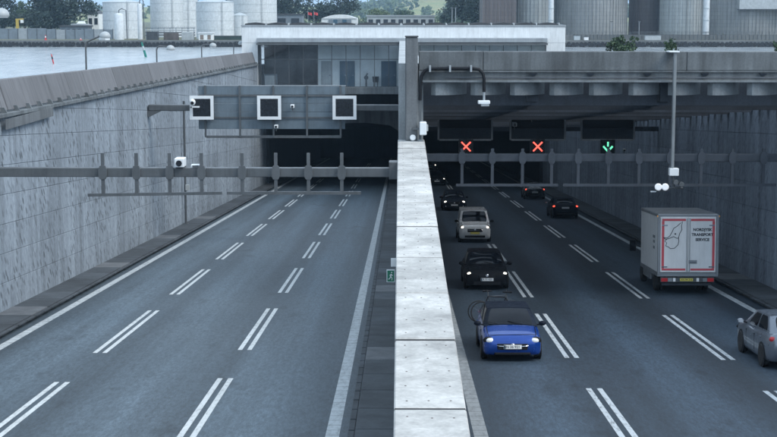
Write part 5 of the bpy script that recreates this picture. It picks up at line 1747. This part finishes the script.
HATCH = dict(L=3.84, top='navy_car', mirror='navy_car', hull=[(1.92, .28, .56, .68), (1.88, .20, .65, .79), (1.76, .18, .735, .84), (1.45, .17, .82, .855), (.95, .17, .92, .866), (0, .17, .95, .868), (-1.0, .17, .97, .868), (-1.55, .18, .98, .85), (-1.82, .22, .96, .80), (-1.92, .32, .90, .72)],
             cab=[(.98, .92, .80), (.20, 1.35, .635), (-1.30, 1.37, .62), (-1.80, .97, .74)], wr=.31, axles=(1.18, -1.24),
             front=dict(lamp=(.655, 1.79, .61, .155, .135, .095), fog=(.64, 1.885, .36, .036), grille=(.52, .35, .53), intake=(.56, .20, .27), plate=.44),
             rear=dict(lamp=(.66, -1.83, .82, .10, .09, .13), plate=.70))
MIDHATCH = dict(L=4.2, hull=[(2.1, .30, .66, .70), (2.05, .21, .74, .82), (1.9, .18, .82, .875), (1.5, .17, .90, .885), (1.0, .17, .97, .90), (0, .17, .98, .905), (-1.1, .17, 1.0, .905), (-1.7, .18, 1.02, .89), (-2.0, .22, 1.0, .84), (-2.1, .34, .92, .74)],
                cab=[(1.08, .95, .83), (.28, 1.41, .66), (-1.25, 1.44, .64), (-1.92, 1.0, .77)], wr=.325, axles=(1.28, -1.32),
                front=dict(lamp=(.71, 1.97, .69, .14, .11, .065), fog=(.62, 2.06, .36, .045), grille=(.42, .50, .66), intake=(.60, .22, .36), plate=.45, trim=False),
                rear=dict(lamp=(.70, -1.98, .86, .15, .10, .10), plate=.62))
VAN = dict(L=4.42, hull=[(2.21, .34, .84, .74), (2.16, .24, .94, .84), (2.02, .2, 1.02, .89), (1.6, .19, 1.12, .905), (1.2, .19, 1.16, .915), (0, .19, 1.18, .918), (-1.2, .19, 1.18, .918), (-1.9, .2, 1.18, .90), (-2.15, .25, 1.15, .86), (-2.21, .36, 1.1, .80)],
           cab=[(1.42, 1.12, .86), (.74, 1.74, .74), (-2.05, 1.79, .73), (-2.16, 1.15, .82)], wr=.33, axles=(1.35, -1.32), side=[(.62, .90)], rw0=.25,
           front=dict(lamp=(.69, 2.09, .86, .14, .11, .11), fog=(.66, 2.17, .48, .05), grille=(.50, .62, .80), intake=(.62, .30, .42), plate=.56),
           rear=dict(lamp=(.76, -2.16, 1.0, .06, .06, .2), plate=.7), bulge=.04, seams=(1.0, .1), handles=(.2, -.2), mirror='black')
SALOON = dict(L=4.6, hull=[(2.3, .30, .66, .64), (2.24, .21, .74, .77), (2.05, .18, .82, .85), (1.6, .17, .89, .905), (1.1, .17, .95, .915), (0, .17, .97, .92), (-1.2, .17, .99, .92), (-1.8, .18, 1.02, .90), (-2.15, .22, 1.03, .85), (-2.3, .34, .95, .74)],
              cab=[(1.15, .93, .84), (.35, 1.38, .66), (-1.2, 1.41, .64), (-2.0, 1.02, .76)], wr=.33, axles=(1.4, -1.42),
              front=dict(lamp=(.68, 2.17, .69, .15, .11, .075), fog=(.64, 2.26, .36, .045), grille=(.45, .48, .66), intake=(.62, .22, .36), plate=.45),
              rear=dict(lamp=(.72, -2.16, .88, .18, .10, .08), plate=.78))
p = on_road(512.5, 362)
blue = car('hatchback', 'bright blue hatchback with two bicycles on the back, nearest car', 'car', p.x, p.y, 180, HATCH, 'blue_car', False, text='BN 36 921')
blue_y = p.y
p = on_road(487, 290.5)
car('hatchback', 'black hatchback with headlights on right behind the blue car', 'car', p.x, p.y, 180, MIDHATCH, 'black_car', True, text='CR 71 420')
p = on_road(475, 243)
car('van', 'white compact van with yellow plate behind the black hatchback', 'van', p.x, p.y, 180, VAN, 'white_van', True, plate='yellow')
p = on_road(454.5, 211)
car('saloon_car', 'dark oncoming car with headlights on behind the white van', 'car', p.x, p.y, 180, SALOON, 'navy_car', True)
car('saloon_car', 'dim oncoming car with headlights just inside the right tunnel mouth', 'car', 3.9, 157, 180, MIDHATCH, 'black_car', True)
car('van', 'dark oncoming van with headlights deepest in the right tunnel', 'van', 3.95, 197, 180, VAN, 'navy_car', True)
p = on_road(565.5, 219)
car('saloon_car', 'dark car driving away with tail lights and pale rear plate', 'car', p.x, p.y, 0, SALOON, 'navy_car', False, True)
p = on_road(535, 199.5)
car('estate_car', 'dark car driving away into the shade, brake lights lit, farthest away', 'car', p.x, p.y, 0, MIDHATCH, 'grey_car', False, True)
car('hatchback', 'silver hatchback driving away, cut by the right edge of the picture', 'car', 11.25, 41.3, 0, MIDHATCH, 'silver_car')
# red glimpse of a seat behind the blue car's screen
# --- bicycles on the rack behind the blue car
def bicycle(name, label, off, side):
    """lies across the car, wheels in the car's x direction"""
    e = empty(name)
    tag(e, label, 'bicycle', 'bicycles on the blue car')
    r = .34
    wx = .53
    for s in (-1, 1):
        m = MB()
        n = 30
        pts = [(s * wx + math.cos(2 * math.pi * i / n) * r, 0, r + math.sin(2 * math.pi * i / n) * r) for i in range(n + 1)]
        wo = m.tube(pts, .022, 6).build('wheel', 'rubber', e)
        sp = MB()
        for k in range(12):
            a = 2 * math.pi * k / 12
            sp.bar((s * wx, 0, r), (s * wx + math.cos(a) * r, 0, r + math.sin(a) * r), .006)
        sp.lathe((s * wx, 0, r), [(.03, -.05), (.03, .05)], 8, 'y')
        sp.build('spokes', 'chrome', wo)
    f = MB()
    bb, st, hd, hd2 = (-.08, 0, .30), (-.22, 0, .82), (.34, 0, .86), (.38, 0, .72)
    for a, b in ((bb, st), (st, hd), (bb, hd2), (hd, hd2), (bb, (-wx, 0, r)), (st, (-wx, 0, r)), (hd2, (wx, 0, r))):
        f.tube([a, b], .02, 6)
    f.build('frame', 'steel_dark' if side else 'black', e)
    MB().tube([st, (-.26, 0, .98)], .015, 6).build('seat_post', 'steel', e)
    MB().hexa([(-.42, -.08, .97), (-.42, .08, .97), (-.12, .03, .98), (-.12, -.03, .98)][::-1], [(-.42, -.08, 1.03), (-.42, .08, 1.03), (-.12, .025, 1.02), (-.12, -.025, 1.02)][::-1]).build('saddle', 'black', e, weld=True, bevel=.015)
    MB().tube([hd, (.33, 0, .98), (.36, 0, 1.02)], .016, 6).build('stem', 'steel', e)
    MB().tube([(.36, -.29, 1.04), (.37, -.08, 1.02), (.37, .08, 1.02), (.36, .29, 1.04)], .014, 6).build('handlebar', 'black', e)
    m = MB().lathe(bb, [(.09, -.01), (.09, .01)], 14, 'y'); m.bar((bb[0], .04, bb[2]), (bb[0] + .12, .04, bb[2] - .12), .02); m.bar((bb[0], -.04, bb[2]), (bb[0] - .12, -.04, bb[2] + .12), .02)
    m.build('crank', 'steel', e)
    # mirror through the blue car's placement: local frame of the car, +Y forward, rack behind it
    M_ = Matrix.Translation(blue.location) @ blue.rotation_euler.to_matrix().to_4x4() @ Matrix.Translation((off, -2.22 - .28 * side, .56)) @ Matrix.Rotation(math.pi * side, 4, 'Z')
    e.matrix_world = M_
    e.location = M_.to_translation(); e.rotation_euler = M_.to_euler()
    return e
bicycle('bicycle', 'dark bicycle on the rack nearest the blue car tailgate', .14, 0)
bicycle('bicycle', 'outer dark bicycle on the rack behind the blue car', .22, 1)
rk = empty('bike_rack'); tag(rk, 'dark tow bar rack holding two bicycles behind blue car', 'rack')
MB().box(-.6, .6, -2.62, -2.12, .58, .61).build('tray', 'black', rk)
MB().box(-.04, .04, -2.3, -1.9, .50, .575).build('tow_arm', 'steel_dark', rk)
MB().tube([(-.25, -2.36, .61), (-.25, -2.36, 1.3), (.25, -2.36, 1.3), (.25, -2.36, .61)], .018, 6).build('hoop', 'steel_dark', rk)
MB().box(-.58, -.44, -2.66, -2.64, .52, .64).build('tail_light', 'lamp_red', rk); MB().box(-.59, -.43, -2.639, -2.6, .51, .65).build('lamp_housing', 'black', rk)
MB().box(.44, .58, -2.66, -2.64, .52, .64).build('tail_light', 'lamp_red', rk); MB().box(.43, .59, -2.639, -2.6, .51, .65).build('lamp_housing', 'black', rk)
rk.location = blue.location; rk.rotation_euler = blue.rotation_euler

# --- box truck
p = on_road(687.5, 295)
TL = 6.2
tr = vehicle_root('box_truck', p.x, p.y + TL / 2, 0, 'white box truck seen from behind with map outline on its doors', 'truck')
bw, bl_, bz0, bz1 = 1.2, 4.3, .88, 3.22
yr0 = -TL / 2          # rear face
body = MB().box(-bw, bw, yr0 + .06, yr0 + bl_, bz0, bz1).build('box_body', 'box_white', tr, weld=True, bevel=.03)
MB().box(-bw - .02, bw + .02, yr0 + .05, yr0 + bl_ + .02, bz1 - .10, bz1 + .03).build('roof_cap', 'box_trim', tr, weld=True, bevel=.03)
MB().box(-bw - .015, bw + .015, yr0 + .03, yr0 + bl_ + .01, bz0 - .14, bz0 - .002).build('floor_rail', 'box_trim', tr)
for s in (-1, 1):
    MB().box(s * (bw - .03) - .045, s * (bw - .03) + .045, yr0 - .015, yr0 + .09, bz0 - .05, bz1 + .0).build('corner_post', 'box_trim', tr)
    d = MB().box(min(s * .012, s * (bw - .09)), max(s * .012, s * (bw - .09)), yr0 - .0, yr0 + .055, bz0 + .03, bz1 - .12).build('rear_door', 'box_white', tr, weld=True, bevel=.008)
    # retro-reflective frame on each door
    xi, xo = s * .10, s * (bw - .15)
    for (a, b, c_, d_) in ((min(xi, xo), max(xi, xo), bz1 - .25, bz1 - .16), (min(xi, xo), max(xi, xo), bz0 + .10, bz0 + .18), (s * (bw - .19) - .05, s * (bw - .19) + .05, bz0 + .183, bz1 - .253)):
        MB().box(a, b, yr0 - .004, yr0 - .001, c_, d_).build('reflective_tape', 'tape_red', d)
    for z in (bz0 + .25, bz1 - .42):
        MB().box(s * (bw - .26) - .11, s * (bw - .26) + .11, yr0 - .02, yr0 - .005, z - .022, z + .022).build('hinge', 'chrome', d)
    MB().bar((s * .06, yr0 - .02, bz0 + .05), (s * .06, yr0 - .02, bz1 - .14), .022).build('lock_rod', 'box_trim', d)
hd = MB().box(.03, .36, yr0 - .012, yr0 - .004, bz0 + .38, bz0 + .52).build('lock_plate', 'box_trim', tr)
MB().bar((.08, yr0 - .03, bz0 + .45), (.30, yr0 - .03, bz0 + .45), .04).build('handle', 'chrome', hd)
for k, wd_ in enumerate(('NORDJYSK', 'TRANSPORT', 'SERVICE')):
    text_mesh('door_lettering', wd_, .152, 'ink', tr, (.565, yr0 - .006, bz1 - .60 - .20 * k), (R(90), 0, 0), .0065, .002)
# outline of the region on the left door
out = [(-.18, .00), (-.05, .02), (.06, .10), (.14, .25), (.20, .42), (.33, .50), (.45, .62), (.58, .72), (.52, .52), (.53, .36), (.46, .20), (.40, .08), (.42, -.08), (.40, -.26), (.28, -.40), (.10, -.44), (.00, -.34), (-.10, -.30), (-.05, -.20), (-.14, -.12), (-.04, -.05), (.10, -.02), (.25, .03), (.38, .0)]
main = [(-.20, .02), (-.05, .00), (.06, .08), (.16, .26), (.22, .40), (.34, .47), (.46, .58), (.58, .68), (.53, .50), (.55, .34), (.46, .18), (.42, .02), (.36, -.02), (.22, .06), (.08, .0), (-.10, -.06), (-.20, .02)]
lower = [(.42, .02), (.43, -.14), (.40, -.28), (.26, -.42), (.10, -.44), (.0, -.36), (-.10, -.32), (-.06, -.20), (-.14, -.13), (-.06, -.05)]
for ln in (main, lower):
    sc_ = .98
    MB().tube([(-.80 + q[0] * sc_, yr0 - .006, bz1 - .93 + q[1] * sc_) for q in ln], .013, 5).build('map_outline', 'ink', tr)
MB().lathe((-.80 + .28, yr0 - .006, bz1 - .93 + .16), [(.035, -.003), (.035, .003)], 10, 'y').build('map_dot', 'ink', tr)
# rear light bar
lb = MB().box(-1.08, 1.08, yr0 + .06, yr0 + .16, .50, .70).build('light_bar', 'steel', tr, weld=True, bevel=.01)
for a, b, m_ in ((-1.05, -.80, 'lamp_red'), (-.78, -.62, 'steel_pale'), (.62, .78, 'steel_pale'), (.80, 1.05, 'lamp_red'), (-.58, -.48, 'lamp_clear'), (.36, .46, 'lamp_clear')):
    MB().box(a, b, yr0 + .035, yr0 + .058, .53, .67).build('tail_light', m_, tr)
pl = MB().box(-.30, .22, yr0 + .035, yr0 + .055, .55, .66).build('number_plate', 'plate_yellow', tr)
text_mesh('plate_text', 'XN 94 316', .10, 'ink', pl, (-.04, yr0 + .034, .605), (R(90), 0, 0), .001, .001)
MB().box(-1.0, 1.0, yr0 + .2, yr0 + .3, .36, .46).build('underrun_bar', 'steel_dark', tr)
for s in (-1, 1):
    MB().box(s * .42 - .05, s * .42 + .05, yr0 + .3, yr0 + TL - .8, .52, .72).build('chassis_rail', 'black', tr)
    for xx in (.98, .76):
        wheel(tr, s * xx, yr0 + 1.55, .36, .2, s)
    wheel(tr, s * .92, yr0 + TL - 1.0, .36, .22, s)
    MB().box(s * 1.0 - .16, s * 1.0 + .16, yr0 + .98, yr0 + 1.06, .3, .8).build('mud_flap', 'rubber', tr)
    MB().box(s * 1.12 - .02, s * 1.12 + .02, yr0 + 2.1, yr0 + bl_ - .3, .42, .70).build('side_guard', 'box_trim', tr)
# cab: nose, doors, glass
cabh = [(TL / 2, .40, 1.05, .80), (TL / 2 - .06, .32, 1.15, .90), (TL / 2 - .5, .30, 1.25, .98), (TL / 2 - 1.2, .30, 1.36, 1.0), (TL / 2 - 1.9, .30, 1.40, 1.0)]
hull(cabh, 16).build('cab', 'white_van', tr, smooth='all')
q0 = TL / 2 - .75
Af, Bf, Cr, Dr = (.90, q0, 1.30), (.80, q0 - .6, 2.18), (.80, q0 - 1.1, 2.24), (.92, q0 - 1.12, 1.36)
mir = lambda v: (-v[0], v[1], v[2])
mm = MB()
for qd in ((Af, mir(Af), mir(Bf), Bf), (Dr, Af, Bf, Cr), (mir(Af), mir(Dr), mir(Cr), mir(Bf)), (Bf, mir(Bf), mir(Cr), Cr)):
    pq = patch(qd, 0, 1, 0, 1, 0, .03); mm.add(pq.v, pq.f)
mm.build('cab_upper', 'white_van', tr, smooth='all', weld=True)
patch((Af, mir(Af), mir(Bf), Bf), .06, .94, .05, .92, .008, .03).build('windscreen', 'car_glass', tr, smooth='all')
patch((Dr, Af, Bf, Cr), .12, .88, .12, .9, .008, .03).build('side_window', 'car_glass', tr, smooth='all')
patch((mir(Af), mir(Dr), mir(Cr), mir(Bf)), .12, .88, .12, .9, .008, .03).build('side_window', 'car_glass', tr, smooth='all')
for s in (-1, 1):
    mo = MB().box(s * 1.42 - .14, s * 1.42 + .14, q0 - .44, q0 - .32, 1.32, 1.84).build('door_mirror', 'black', tr, weld=True, bevel=.03)
    MB().bar((s * .92, q0 - .35, 1.45), (s * 1.26, q0 - .37, 1.55), .05).build('arm', 'black', mo)
    MB().box(s * 1.42 - .10, s * 1.42 + .10, q0 - .448, q0 - .441, 1.37, 1.79).build('mirror_glass', 'car_glass', mo)
for k, wd_ in enumerate(('NTS', '- 98', '50')):
    pass
for k, (z, ww) in enumerate(((2.28, .5), (2.08, .34), (1.84, .30))):
    MB().box(-bw - .016, -bw - .004, yr0 + .95 - ww / 2, yr0 + .95 + ww / 2, z - .055, z + .055).build('side_lettering', 'box_trim', tr)
for s in (-1, 1):
    MB().box(s * (bw + .02) - .03, s * (bw + .02) + .03, yr0 + .0, yr0 + .06, bz1 - .09, bz1 - .03).build('marker_lamp', 'lamp_amber', tr)
#--PART5--

# ================================================================== AIR
hz = MB().box(-6100, 6100, -80, 9100, -25, 130).build('haze', 'joint')
hm = bpy.data.materials.new('haze'); hm.use_nodes = True
hn = hm.node_tree; hn.nodes.clear()
ho = hn.nodes.new('ShaderNodeOutputMaterial'); hv_ = hn.nodes.new('ShaderNodeVolumePrincipled')
hv_.inputs['Color'].default_value = (0.52, 0.76, 1.0, 1)  # blue volume added to lift deep shadows towards navy
hv_.inputs['Density'].default_value = 0.00016
hn.links.new(hv_.outputs[0], ho.inputs['Volume'])
hz.data.materials.clear(); hz.data.materials.append(hm)
stuff(hz, 'thin pale blue haze added through the air to lift dark shadows')
